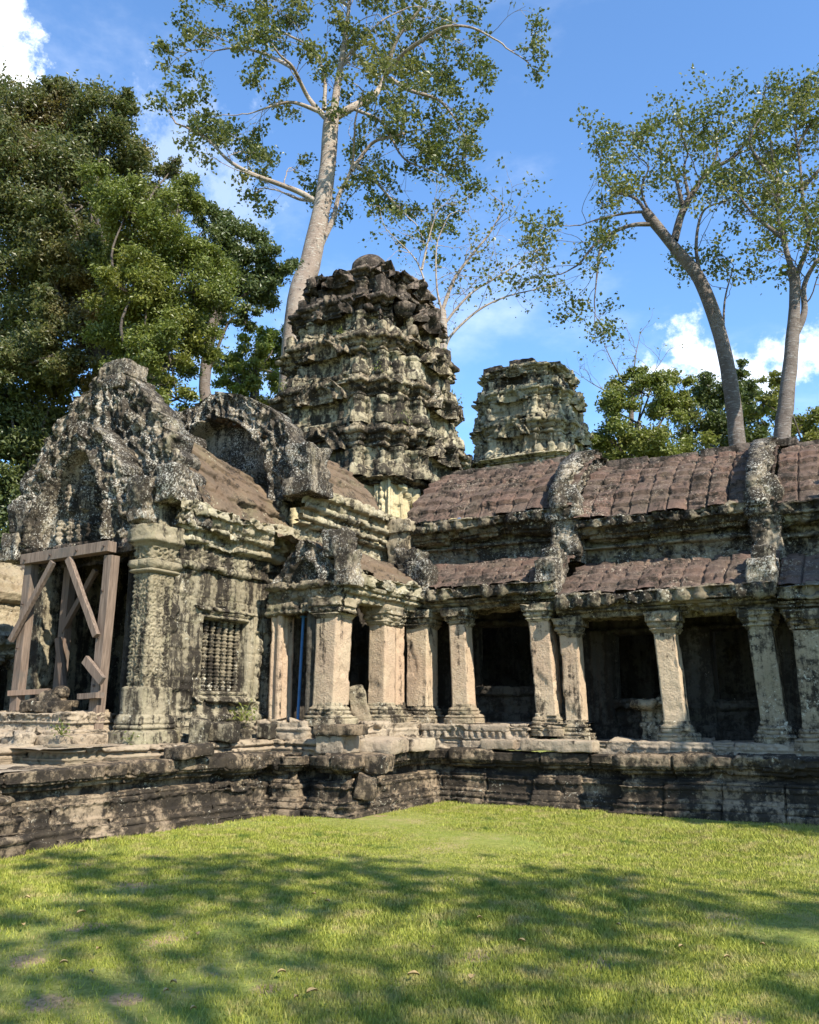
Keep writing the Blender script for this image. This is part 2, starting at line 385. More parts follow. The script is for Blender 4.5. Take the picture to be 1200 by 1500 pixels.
M['frieze'] = stone('blackened frieze stone', (.27, .225, .15), (.18, .145, .095), black=.60, lichen=.62, streak=.3, green=.4, seed=8)
M['cornice'] = stone('pale carved cornice stone', (.37, .325, .22), (.27, .225, .145), black=.42, lichen=.66, streak=.4, green=.3, seed=9)
M['roof'] = stone('reddish roof stone', (.14, .086, .064), (.10, .068, .053), black=.44, lichen=.62, streak=.45, green=.1, tint=.8, seed=10, lcol=(.34, .28, .21), fine=1.5)
M['roofbrown'] = stone('brown roof stone', (.165, .115, .072), (.125, .085, .056), black=.38, lichen=.42, streak=.3, green=.22, seed=11, lcol=(.40, .38, .25), tint=.5)
M['terrace'] = stone('terrace sandstone', (.31, .235, .155), (.21, .155, .10), black=.67, lichen=.46, streak=.3, green=.22, seed=12)
M['step'] = stone('pale step stone', (.38, .30, .21), (.28, .215, .145), black=.36, lichen=.42, streak=.3, green=.2, seed=23)
M['paving'] = stone('terrace paving', (.37, .30, .215), (.29, .225, .16), black=.26, lichen=.36, streak=.2, green=.12, seed=13)
M['interior'] = stone('interior stone darkened for shade', (.09, .078, .06), (.065, .056, .045), black=.55, lichen=.25, streak=.6, green=.1, seed=14)  # base colour lowered so the inside reads as deep shade
M['farstone'] = stone('sunlit far gallery stone', (.34, .29, .19), (.27, .21, .135), black=.36, lichen=.4, streak=.4, green=.3, seed=15)

def wood(name, c1, c2):
    m, t = newmat(name)
    pos = t.node('ShaderNodeNewGeometry').outputs['Position']
    g = t.noise(t.vmath('MULTIPLY', pos, (26, 26, 1.6)), 1.5, 5, .6); b = t.noise(pos, 2.2, 4)
    col = t.mix(t.step(g, .35, .7), c1, c2); col = t.mix(t.step(b, .5, .75), col, (.10, .085, .07, 1))
    return finish(t, m, col, .8, g, .4, .01)
M['wood'] = wood('weathered timber', (.19, .14, .105), (.09, .064, .048))
M['wooddark'] = wood('dark timber', (.16, .11, .08), (.10, .07, .05))
def plain(name, c, rough=.5, metal=0):
    m, t = newmat(name); p = t.node('ShaderNodeNewGeometry').outputs['Position']
    col = t.mix(t.step(t.noise(p, 8, 4), .5, .8), c, tuple(x*.55 for x in c[:3]) + (1,))
    return finish(t, m, col, rough)
M['iron'] = plain('rusty iron', (.06, .04, .03, 1), .7)
M['bluepaint'] = plain('blue painted pole', (.035, .13, .30, 1), .45)
def bark(name, c1, c2, c3=(.5, .47, .42)):
    m, t = newmat(name); pos = t.node('ShaderNodeNewGeometry').outputs['Position']
    a = t.noise(pos, .8, 6, .65); b = t.noise(t.vmath('MULTIPLY', pos, (1, 1, 5)), 4.5, 8, .75)
    col = t.mix(t.step(a, .4, .58), c1, c2); col = t.mix(t.step(b, .52, .62), col, c3); col = t.mix(t.step(t.noise(pos, 6, 8, .75), .53, .66), col, (.075, .058, .045, 1))
    return finish(t, m, col, .85, b, .9, .05)
M['barkpale'] = bark('pale smooth bark', (.33, .27, .215), (.25, .19, .15), (.40, .37, .32))
M['barkgrey'] = bark('grey brown bark', (.155, .125, .105), (.105, .082, .068), (.23, .21, .19))
M['barkdark'] = bark('dark bark', (.10, .08, .06), (.07, .055, .045), (.15, .13, .11))
def leafmat(name, c1, c2, c3, trans=.3, gloss=.35):
    m, t = newmat(name); g = t.node('ShaderNodeNewGeometry'); rnd = g.outputs['Random Per Island']; pos = g.outputs['Position']
    col = t.mix(t.step(rnd, .15, .85), c1, c2); col = t.mix(t.step(t.noise(pos, .35, 4, .6), .48, .66), col, t.mix(.7, col, c3))
    p = t.node('ShaderNodeBsdfPrincipled'); t.set(p.inputs['Base Color'], col); p.inputs['Roughness'].default_value = .42; p.inputs['Specular IOR Level'].default_value = gloss
    tr = t.node('ShaderNodeBsdfTranslucent'); t.set(tr.inputs[0], t.mix(.6, col, t.mix(1.0, col, (1.5, 1.7, .5, 1), 'MULTIPLY')))
    mx = t.node('ShaderNodeMixShader'); mx.inputs[0].default_value = trans; t.t.links.new(p.outputs[0], mx.inputs[1]); t.t.links.new(tr.outputs[0], mx.inputs[2])
    o = t.node('ShaderNodeOutputMaterial'); t.t.links.new(mx.outputs[0], o.inputs[0]); return m
M['leaf_olive'] = leafmat('olive leaves', (.135, .145, .045), (.075, .095, .030), (.20, .18, .06))
M['leaf_dark'] = leafmat('dark green leaves', (.065, .088, .03), (.10, .12, .038), (.14, .14, .04), .28, .45)
M['leaf_brown'] = leafmat('brown tinged leaves', (.135, .13, .052), (.085, .105, .038), (.20, .13, .062), .34, .4)
M['leaf_lime'] = leafmat('bright green leaves', (.155, .172, .034), (.10, .124, .028), (.21, .20, .042), .3, .4)
M['leaf_yellow'] = leafmat('yellow green leaves', (.15, .18, .035), (.11, .14, .03), (.17, .17, .04), .35)
M['leaf_mid'] = leafmat('mid green leaves', (.125, .15, .04), (.17, .185, .048), (.20, .19, .05), .28)
M['litter'] = plain('dry fallen leaf', (.36, .25, .11, 1), .7)

# ------------------------------------------------------------------ lawn
WORN = [(-8.95, 6.75, .42), (-4.3, 3.62, .2), (-5.1, 4.1, .2), (-4.7, 4.9, .2), (-2.9, 3.9, .2), (-1.9, 5.9, .22), (-6.4, 6.2, .25), (-4.0, 3.85, .16), (-5.5, 4.9, .22), (-7.6, 6.6, .25), (-3.4, 4.4, .14), (-2.6, 5.6, .16), (-.9, 5.2, .2), (-8.85, 8.4, .2), (-8.78, 9.0, .16), (-8.62, 9.8, .22), (-8.5, 10.7, .24), (-8.0, 11.0, .2), (-6.95, 11.6, .2), (-7.0, 13.3, .2), (-6.3, 13.95, .16), (-4.6, 13.9, .14), (-2.4, 13.6, .16)]
def build_lawn():
    r = np.concatenate([[0], np.linspace(.6, 24, 90), np.geomspace(25, 900, 26)]); th = np.linspace(0, 2*math.pi, 180, endpoint=False)
    V = np.empty((len(th), len(r), 3)); V[..., 0] = -3+np.cos(th)[:, None]*r[None]; V[..., 1] = 8+np.sin(th)[:, None]*r[None]
    V[..., 2] = 0; V[..., 2] = .05*(fbm(V, .45, 2, 4)-.5)*np.clip((60-r)/60, 0, 1)[None] - .012
    mb = MB(); mb.grid(V, cu=True)
    m, t = newmat('lawn earth and grass'); pos = t.node('ShaderNodeNewGeometry').outputs['Position']
    a = t.noise(pos, 1.1, 7, .68); b = t.noise(pos, 14, 6, .75); c = t.noise(t.vmath('ADD', pos, (4, 2, 0)), .5, 4, .6)
    col = t.mix(t.step(b, .35, .7), (.15, .165, .035, 1), (.27, .275, .075, 1))
    col = t.mix(t.step(a, .48, .68), col, (.30, .245, .11, 1))
    col = t.mix(t.math('MULTIPLY', t.step(t.math('ADD', t.math('MULTIPLY', a, .5), t.math('MULTIPLY', t.noise(pos, 5, 6, .7), .5)), .56, .64), .8), col, (.33, .25, .165, 1))
    col = t.mix(t.step(c, .42, .66), col, t.mix(.5, col, (.16, .22, .035, 1)))
    for (sx, sy, sr) in WORN:
        dd = t.math('DIVIDE', t.vmath('DISTANCE', pos, (sx, sy, 0)), sr)
        col = t.mix(t.step(t.math('ADD', t.math('SUBTRACT', 1.0, dd), t.math('MULTIPLY', t.math('SUBTRACT', t.noise(pos, 6, 7, .7), .5), 2.2)), .1, .6), col, t.mix(t.step(t.noise(pos, 30, 6, .8), .4, .65), (.36, .255, .14, 1), (.17, .13, .065, 1)))
    finish(t, m, col, .95, b, .8, .03, .1)
    o = mb.build('lawn_ground', m, kind='structure'); return o
build_lawn()
TPATH = [(-9.25, 4.2), (-9.05, 7.1), (-8.68, 10.9), (-8.85, 10.9), (-8.85, 11.2), (-8.25, 11.2), (-8.25, 11.62), (-7.78, 11.62), (-7.78, 11.28), (-7.3, 11.28), (-7.3, 14.1), (-3.8, 14.1), (-3.8, 13.78), (6, 13.78)]
def build_grass():
    rg = np.random.default_rng(4); N = 1100000
    x = rg.uniform(-9.6, 3.5, N); y = rg.uniform(2.0, 14.2, N)
    f = np.array([-math.sin(YAW), math.cos(YAW)]); rr = np.array([math.cos(YAW), math.sin(YAW)])
    D = x*f[0]+y*f[1]; L = x*rr[0]+y*rr[1]
    keep = (D > 2.8) & (np.abs(L) < D*.52+.8) & (rg.random(N) < np.clip((6.0/np.maximum(D, 1))**1.1, 0, 1))
    keep &= ~((x < -8.6) & (y > 6.2) & (x < -9.0+.09*(y-7.1))) & ~((y > 14.05) & (x < -3.8)) & ~((y > 13.72) & (x > -3.8)) & ~((x < -7.2) & (y > 11.15))
    x, y = x[keep], y[keep]; D = D[keep]
    P = np.stack([x, y, x*0], -1); cl = fbm(P, 1.3, 3, 9); bare = fbm(P, 1.1, 4, 31)
    tuft = sst(fbm(P, .8, 3, 15), .55, .7) + sst(y-.0*x, 10.2, 12.5)*.5*(fbm(P, 2, 2, 3) > .5)
    k = rg.random(len(x)) < np.clip(1.25-sst(bare, .52, .64), .12, 1); x, y, D, tuft = x[k], y[k], D[k], tuft[k]
    for (sx, sy, sr) in WORN:
        k = (np.hypot(x-sx, y-sy)/sr > 1+1.6*(fbm(np.stack([x, y, x*0], -1), 6, 3, 2)-.5)) | (rg.random(len(x)) < .5); x, y, D, tuft = x[k], y[k], D[k], tuft[k]
    n = len(x); h = rg.uniform(.006, .018, n)*(1+1.3*tuft)*np.where(rg.random(n) < .01, 2, 1); wd = rg.uniform(.003, .006, n)*np.clip(D/5, 1, 1.7)
    an = rg.uniform(0, 2*math.pi, n); ln = rg.uniform(.4, 1.8, n)*h; la = rg.uniform(0, 2*math.pi, n)
    z = np.zeros(n)-.02
    a = np.stack([x-np.cos(an)*wd, y-np.sin(an)*wd, z], -1); b = np.stack([x+np.cos(an)*wd, y+np.sin(an)*wd, z], -1); c = np.stack([x+np.cos(la)*ln, y+np.sin(la)*ln, z+.02+h], -1)
    mb = MB(); V = np.stack([a, b, c], 1).reshape(-1, 3); mb.add(V, T=np.arange(3*n).reshape(-1, 3))
    m, t = newmat('grass blades'); g = t.node('ShaderNodeNewGeometry'); pos = g.outputs['Position']
    col = t.mix(g.outputs['Random Per Island'], (.145, .182, .024, 1), (.385, .385, .07, 1)); dr = t.noise(pos, 3.2, 8, .72); col = t.mix(t.step(dr, .46, .66), col, (.38, .32, .125, 1)); col = t.mix(t.step(t.noise(t.vmath('ADD', pos, (9, 4, 1)), 2.1, 6, .65), .56, .68), col, (.10, .15, .025, 1))
    p = t.node('ShaderNodeBsdfPrincipled'); t.set(p.inputs['Base Color'], col); p.inputs['Roughness'].default_value = .6; p.inputs['Specular IOR Level'].default_value = .2
    tr = t.node('ShaderNodeBsdfTranslucent'); t.set(tr.inputs[0], col); mx = t.node('ShaderNodeMixShader'); mx.inputs[0].default_value = .3
    t.t.links.new(p.outputs[0], mx.inputs[1]); t.t.links.new(tr.outputs[0], mx.inputs[2]); o = t.node('ShaderNodeOutputMaterial'); t.t.links.new(mx.outputs[0], o.inputs[0])
    mb.build('grass', m, smooth=False, kind='stuff')
build_grass()

# ------------------------------------------------------------------ terrace
ZT = .87
def fill(mb, poly, z, seed, res=.07, amp=.03):
    """a paved sheet over a rectangle"""
    x0, x1, y0, y1 = poly
    nx, ny = int((x1-x0)/res)+2, int((y1-y0)/res)+2
    V = np.empty((nx, ny, 3)); V[..., 0] = np.linspace(x0, x1, nx)[:, None]; V[..., 1] = np.linspace(y0, y1, ny)[None]; V[..., 2] = z
    d, h = masonry(V[..., 0], V[..., 1], .8, .55, seed, .012, .02, .04)
    V[..., 2] += d + amp*(fbm(V, 1.5, 3, seed)-.5); mb.grid(V, blk=h)
def build_terrace():
    e = thing('stone_terrace', 'moulded dark sandstone terrace that the whole temple stands on', 'terrace', (-8, 12, 0))
    mb = MB()
    prof = [(.26, -.10), (.25, .07, ''), (.17, .085, 'torus'), (.18, .17, ''), (.13, .18, 'bead'), (.13, .235, ''), (.07, .24, ''), (.07, .37, 'petal'), (.09, .43, ''), (.02, .44, 'torus'), (.02, .50, ''), (-.12, .515, ''), (-.12, .60, ''), (.0, .61, 'torus'), (.03, .67, ''), (.10, .68, 'bead'), (.11, .715, ''), (.14, .72, ''), (.14, ZT-.015, ''), (.11, ZT), (-.45, ZT+.01)]
    sweep(mb, TPATH, prof, du=.022, dv=.018, seed=21, block=(.85, 5), bamp=.035, rough=.55, sag=.10, camp=.8, groove=.06)
    mb.build('plinth', M['terrace'], e)
    mb = MB(); fill(mb, (-14, -9.0, 4.2, 18), ZT, 22); fill(mb, (-9.0, -7.62, 11.5, 18), ZT, 23); fill(mb, (-7.62, 6, 14.3, 18), ZT, 24)
    mb.build('lower_paving', M['paving'], e)
    # second step
    mb = MB()
    p2 = [(.06, ZT-.03), (.06, .91, 'torus'), (.05, .965, ''), (0, .97, 'dentil'), (0, 1.005, ''), (.05, 1.01, 'torus'), (.06, 1.06, ''), (.03, 1.08), (-.6, 1.08)]
    sweep(mb, [(-10.1, 7.75), (-9.28, 7.75), (-9.05, 9.6), (-8.95, 11.55)], p2, du=.022, dv=.017, seed=25, block=(.95, 5), rough=.6, sag=.05, groove=.04)
    sweep(mb, [(-13.5, 7.35), (-10.15, 7.35), (-10.15, 7.8)], p2, du=.022, dv=.017, seed=26, block=(.9, 5), rough=.6, groove=.04)
    sweep(mb, [(-7.62, 12.2), (-7.62, 14.42), (-6.0, 14.42)], [(a, b+.02, *c) for a, b, *c in p2], du=.022, dv=.017, seed=27, block=(.9, 5), groove=.04)
    sweep(mb, [(-8.95, 11.5), (-7.7, 11.5)], p2, du=.022, dv=.017, seed=29, block=(.7, 5), rough=.6, groove=.04)
    mb.build('upper_step', M['step'], e)
    mb = MB(); fill(mb, (-13.5, -9.15, 7.5, 13), 1.08, 28); fill(mb, (-9.5, -7.7, 11.52, 16), 1.085, 29)
    mb.build('upper_paving', M['paving'], e)
    return e
build_terrace()
# doorstep before the pavilion door, lower stair at the left edge
def build_doorstep():
    e = thing('door_steps', 'stepped moulded stone sill below the timber braced doorway', 'steps', (-11.7, 8.7, ZT))
    mb = MB(); r = rect(-13.6, -10.25, 8.55, 9.3)
    sweep(mb, r, cap([(.34, 1.06), (.33, 1.20, ''), (.20, 1.215, 'torus'), (.18, 1.27, ''), (.06, 1.28), (.05, 1.36, 'torus'), (.06, 1.40, 'scroll'), (.08, 1.50, ''), (.05, 1.52)], -13.6, -10.25, 8.55, 9.3), du=.022, dv=.02, closed=True, seed=31, block=(.8, 5), rough=.9, groove=.03)
    mb.build('sill', M['step'], e)
    mb = MB(); r = rect(-13.6, -10.5, 7.95, 8.4)
    sweep(mb, r, cap([(.0, 1.04), (.02, 1.2, ''), (0, 1.23)], -13.6, -10.5, 7.95, 8.4), du=.035, closed=True, seed=32, block=(.9, 5), rough=1.2, groove=.04)
    mb.build('tread', M['paving'], e)
    s = thing('terrace_stair', 'short flight of worn steps at the left edge below the terrace', 'steps', (-8.7, 6.3, 0))
    for i in range(3):
        mb = MB(); y1 = 6.75; x1 = -8.62-.16*i
        r = rect(-9.2, x1, 4.6, y1-.02*i); z0 = .0+.2*i
        sweep(mb, r, cap([(0, z0-.05), (.03, z0+.12, 'torus'), (.04, z0+.19, ''), (.01, z0+.215)], -9.2, x1, 4.6, y1), du=.035, closed=True, seed=34+i, block=(.8, 5), rough=.5, groove=.03)
        mb.build('tread', M['terrace'], s)
build_doorstep()

# ------------------------------------------------------------------ columns and piers
def lean(mb0, dx, dy, z0, z1):
    for V in mb0.v:
        k = (V[:, 2]-z0)/(z1-z0); V[:, 0] += dx*k; V[:, 1] += dy*k
def column(parent, x, y, z0, z1, wx=.34, wy=.34, dx=0, dy=0, seed=0, shaft='', mat='column', cmat='capital'):
    H = z1-z0; hb = .34; hc = .30; du = .028
    r = rect(x-wx/2, x+wx/2, y-wy/2, y+wy/2)
    mb = MB(); sweep(mb, r, [(0, z0+hb-.03, shaft), (0, z1-hc+.03)], du=du, dv=.04, closed=True, seed=seed, block=(9, 9), bamp=.0, rough=.26, groove=0)
    lean(mb, dx, dy, z0, z1); o = mb.build('column', M[mat], parent)
    mb = MB(); sweep(mb, r, [(.12, z0-.03), (.12, z0+.08, ''), (.09, z0+.09, 'torus'), (.09, z0+.14, ''), (.045, z0+.15, 'petal'), (.06, z0+.21, ''), (.02, z0+.22, 'torus'), (.04, z0+.27, ''), (.01, z0+.28, ''), (.005, z0+hb), (-.05, z0+hb+.005)], du=du, dv=.018, closed=True, seed=seed+1, block=(9, 9), bamp=0, rough=.7, groove=0)
    lean(mb, dx, dy, z0, z1); mb.build('base', M[cmat], o)
    mb = MB(); sweep(mb, r, [(-.05, z1-hc-.005), (.01, z1-hc), (.03, z1-hc+.04, 'torus'), (.03, z1-hc+.08, ''), (.05, z1-hc+.09, 'petal'), (.07, z1-hc+.17, ''), (.06, z1-.12, 'torus'), (.10, z1-.07, ''), (.11, z1), (.11, z1+.03), (-.1, z1+.03)], du=du, dv=.018, closed=True, seed=seed+2, block=(9, 9), bamp=0, rough=.7, groove=0)
    lean(mb, dx, dy, z0, z1); mb.build('capital', M[cmat], o)
    return o

# ------------------------------------------------------------------ right hand galleries
YR = 14.6
def vault(n, f): return [f(t) for t in np.linspace(0, 1, n)]
def gallery(name, label, x0, x1, dz, seed, cols, top='tile', lower=True, endR=True):
    """one section of the pillared gallery: entablature, half vault, clerestory, cornice, vault, columns, inner wall"""
    e = thing(name, label, 'gallery', ((x0+x1)/2, 17, ZT))
    P = lambda y, z, *k: (YR-y, z+dz, *k)
    path = [(x0, YR), (x1, YR)]
    mb = MB()   # architrave over the columns
    sweep(mb, path, [P(15.0, 3.34), P(14.44, 3.36), P(14.42, 3.44, ''), P(14.36, 3.45, 'torus'), P(14.36, 3.50, ''), P(14.30, 3.51), P(14.28, 3.545)], du=.022, dv=.02, seed=seed, block=(1.3, 5), sag=.06)
    mb.build('architrave', M['frieze'], e)
    mb = MB()   # eave ornaments and lower half vault
    lowv = vault(7, lambda t: P(14.29+1.65*t, 3.77+.72*(1-(1-t)**1.7), 'tile'))
    sweep(mb, path, [P(14.9, 3.55), P(14.20, 3.55, 'bigpetal'), P(14.17, 3.75, ''), P(14.32, 3.80)] , du=.022, dv=.018, seed=seed+1, block=(.72, 5), rough=1.3, sag=.06)
    mb.build('eave', M['frieze'], e)
    mb = MB(); sweep(mb, path, lowv + [P(16.1, 4.52)], du=.022, dv=.022, seed=seed+2, rough=.2, sag=.08); mb.build('lower_roof', M['roof'], e)
    mb = MB()   # clerestory wall with carved band
    sweep(mb, path, [P(15.85, 4.38), P(15.85, 4.52, 'torus'), P(15.88, 4.57, 'dentil'), P(15.9, 4.62, 'scroll'), P(15.9, 4.79, ''), P(15.82, 4.80, 'torus'), P(15.80, 4.85), P(15.95, 4.86, ''), P(15.95, 5.2)], du=.022, dv=.018, seed=seed+3, block=(.9, 5))
    mb.build('clerestory', M['frieze'], e)
    mb = MB()
    sweep(mb, path, [P(15.95, 4.92, ''), P(15.74, 4.96, 'torus'), P(15.70, 5.03, ''), P(15.62, 5.04, 'scroll'), P(15.57, 5.15, ''), P(15.47, 5.16, 'bigpetal'), P(15.44, 5.32, ''), P(15.5, 5.36)], du=.022, dv=.018, seed=seed+4, block=(.9, 5), rough=1.4, sag=.06)
    mb.build('cornice', M['frieze'], e)
    mb = MB()
    up = vault(9, lambda t: P(15.47+2.33*t**1.2, 5.34+1.60*(1-(1-t)**1.42), top))
    back = vault(7, lambda t: P(17.8+2.33*t, 6.94-1.60*t**1.75))
    sweep(mb, path, up, du=.022, dv=.022, seed=seed+5, rough=.22, sag=.12); mb.build('upper_roof', M['roof'], e)
    mb = MB(); sweep(mb, path, back + [P(20.2, ZT-dz)], du=.15, seed=seed+6, rough=.6); mb.build('rear_wall', M['frieze'], e)
    mb = MB()   # ridge stones
    x = x0+.1; k = 0; rg = random.Random(seed)
    while x < x1-.2:
        L = rg.uniform(.5, 1.3)
        if rg.random() < .78:
            mb = MB(); rblock(mb, (x+L/2, 17.8, 6.92+dz+rg.uniform(-.03, .05)), (L*.97, .42, rg.uniform(.14, .22)), seed=seed*3+k, res=.05, rough=.03); mb.build('ridge_stone', M['towerdark'], e)
        x += L; k += 1
    for (a, b) in ([(x0+.02, -1)] if False else []): pass
    if endR:    # pale end wall rising above the next roof
        mb = MB()
        n = 40; zz = np.linspace(0, 1, n)
        def shp(t): return np.clip((1-t**2.0), 0, 1)**.75
        gable(mb, (x1-.16, 17.8, 5.25+dz), (0, 1), 2.42, 1.85, .26, shp, Win=.55, Hin=.6, seed=seed+7, recess=.06, flame=.06)
        mb.build('end_gable', M['crust'], e)
        mb = MB(); sweep(mb, rect(x1-.42, x1+.04, 15.55, 16.0), cap([(.0, 4.3+dz), (.04, 4.5+dz, ''), (0, 4.8+dz, 'scroll'), (.02, 5.1+dz, 'torus'), (.08, 5.2+dz, 'rough'), (.08, 5.55+dz, 'rough'), (-.05, 5.8+dz)], x1-.42, x1+.04, 15.55, 16.0), closed=True, du=.03, seed=seed+8, rough=1.4)
        mb.build('corner_block', M['crust'], e)
        mb = MB(); rblock(mb, (x1-.18, 14.5, 3.86+dz), (.42, .5, .62), seed=seed+9, res=.035, rough=.10); mb.build('acroterion', M['crust'], e)
        mb = MB(); rblock(mb, (x1-.18, 14.85, 4.15+dz), (.34, .5, .5), seed=seed+10, res=.04, rough=.10); mb.build('acroterion', M['crust'], e)
    zf = 1.30+dz
    for c in cols: column(e, *c)
    # inner wall: parapet with moulding, piers and lintel; openings stay dark
    xi0, xi1 = x0-.2, x1+.1
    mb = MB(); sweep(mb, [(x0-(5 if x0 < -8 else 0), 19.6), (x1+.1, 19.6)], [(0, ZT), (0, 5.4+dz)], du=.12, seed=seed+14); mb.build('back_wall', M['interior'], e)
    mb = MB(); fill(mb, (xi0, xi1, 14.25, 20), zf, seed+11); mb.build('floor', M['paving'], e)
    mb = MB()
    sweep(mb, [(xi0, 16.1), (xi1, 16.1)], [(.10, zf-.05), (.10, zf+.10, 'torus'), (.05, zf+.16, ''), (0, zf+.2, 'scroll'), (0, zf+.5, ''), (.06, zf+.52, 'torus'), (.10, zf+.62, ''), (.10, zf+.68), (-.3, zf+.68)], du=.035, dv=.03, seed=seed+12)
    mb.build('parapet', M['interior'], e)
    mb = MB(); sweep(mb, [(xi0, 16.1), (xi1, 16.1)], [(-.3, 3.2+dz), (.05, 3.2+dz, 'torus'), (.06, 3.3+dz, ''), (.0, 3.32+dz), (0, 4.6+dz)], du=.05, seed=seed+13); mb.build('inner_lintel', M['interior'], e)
    return e
gA = gallery('pillared_gallery', 'taller gallery section of dark doorways between the big tower and the first gable step', -8.75, -5.0, 0, 100,
    [(-7.83, 14.62, 1.30, 3.36, .44, .46, 0, 0, 201), (-6.93, 14.6, 1.30, 3.36, .32, .34, -.07, 0, 204), (-5.25, 14.55, 1.14, 3.36, .36, .38, -.12, 0, 207)])
gB = gallery('pillared_gallery', 'lower gallery section with one leaning pink column between two dark openings', -5.0, -1.42, -.27, 130,
    [(-4.80, 14.62, 1.03, 3.09, .30, .34, -.06, 0, 210), (-3.10, 14.6, 1.03, 3.09, .34, .36, -.11, 0, 213), (-1.62, 14.62, 1.03, 3.09, .36, .40, -.12, 0, 216, '', 'capital')])  # last column: greyer stained stone, also darkened to stand in for deep shade
gC = gallery('pillared_gallery', 'shaded gallery section cut off by the right edge', -1.40, 6.0, -.36, 160,
    [(-.98, 14.5, .99, 3.0, .50, .44, 0, 0, 219, '', 'capital'), (1.0, 14.6, .99, 3.0, .34, .36, 0, 0, 222), (2.8, 14.6, .99, 3.0, .34, .36, 0, 0, 225)], endR=False)  # first column in the grey stained stone too, its shade deepened by colour
def pier(parent, name, x0, x1, y0, y1, z0, z1, mat, seed, tagn='', du=.035, base=True, block=(9, 9)):
    mb = MB()
    pr = [(.10, z0), (.09, z0+.16, 'torus'), (.05, z0+.24, ''), (0, z0+.30, tagn)] if base else [(0, z0, tagn)]
    sweep(mb, rect(x0, x1, y0, y1), cap(pr+[(0, z1)], x0, x1, y0, y1), closed=True, du=du, seed=seed, block=block, bamp=.01, rough=.2 if tagn == 'flute' else .5, groove=.015 if block[0] < 5 else 0)
    return mb.build(name, M[mat], parent)
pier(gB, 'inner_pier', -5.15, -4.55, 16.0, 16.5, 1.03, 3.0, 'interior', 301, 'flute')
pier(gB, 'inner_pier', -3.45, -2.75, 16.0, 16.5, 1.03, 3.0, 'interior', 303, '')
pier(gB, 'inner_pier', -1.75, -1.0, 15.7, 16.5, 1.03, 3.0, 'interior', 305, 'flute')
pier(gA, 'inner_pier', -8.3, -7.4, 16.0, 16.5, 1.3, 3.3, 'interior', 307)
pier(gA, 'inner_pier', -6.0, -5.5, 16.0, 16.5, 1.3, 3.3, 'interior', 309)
def pedestal():
    mb = MB(); x, y, z = -3.62, 15.3, 1.03
    sweep(mb, rect(x-.24, x+.24, y-.2, y+.2), cap([(.0, z-.03), (0, z+.3, ''), (-.06, z+.31, 'scroll'), (-.06, z+.5, ''), (.08, z+.55, 'torus'), (.10, z+.68)], x-.24, x+.24, y-.2, y+.2), closed=True, du=.03, seed=311, rough=1.0)
    tag(mb.build('stone_pedestal', M['capital']), 'carved stone pedestal in the dark gallery left of the leaning pink column', 'pedestal')
pedestal()
# slab course under the columns
def steps_right():
    e = thing('column_step', 'stone slab step under the gallery columns on the terrace edge', 'step', (-4, 14.3, ZT))
    k = 0
    for (x0, x1, y0, z1) in [(-7.6, -6.62, 14.2, 1.28), (-6.60, -5.55, 14.2, 1.27)]:
        mb = MB(); sweep(mb, rect(x0, x1, y0, 15.2), cap([(.02, ZT), (.02, 1.0, ''), (-.02, 1.02, 'torus'), (.01, 1.10, 'dentil'), (.01, 1.18, ''), (.03, 1.19), (.03, z1)], x0, x1, y0, 15.2), closed=True, du=.022, dv=.018, seed=320+k, block=(9, 9), rough=.8); mb.build('slab', M['paving'], e); k += 3
    for (x0, x1, y0, z1, dn) in [(-5.05, -3.72, 14.25, 1.03, ''), (-3.70, -2.62, 14.22, 1.04, 'petal'), (-2.60, -1.3, 14.22, 1.03, 'petal'), (-1.28, 3, 14.22, 1.0, '')]:
        mb = MB(); sweep(mb, rect(x0, x1, y0, 15.2), cap([(.02, ZT-.03), (.02, .93, dn), (.02, 1.0, ''), (.03, z1)], x0, x1, y0, 15.2), closed=True, du=.022, dv=.017, seed=330+k, block=(9, 9), rough=.8); mb.build('slab', M['paving'], e); k += 3
steps_right()

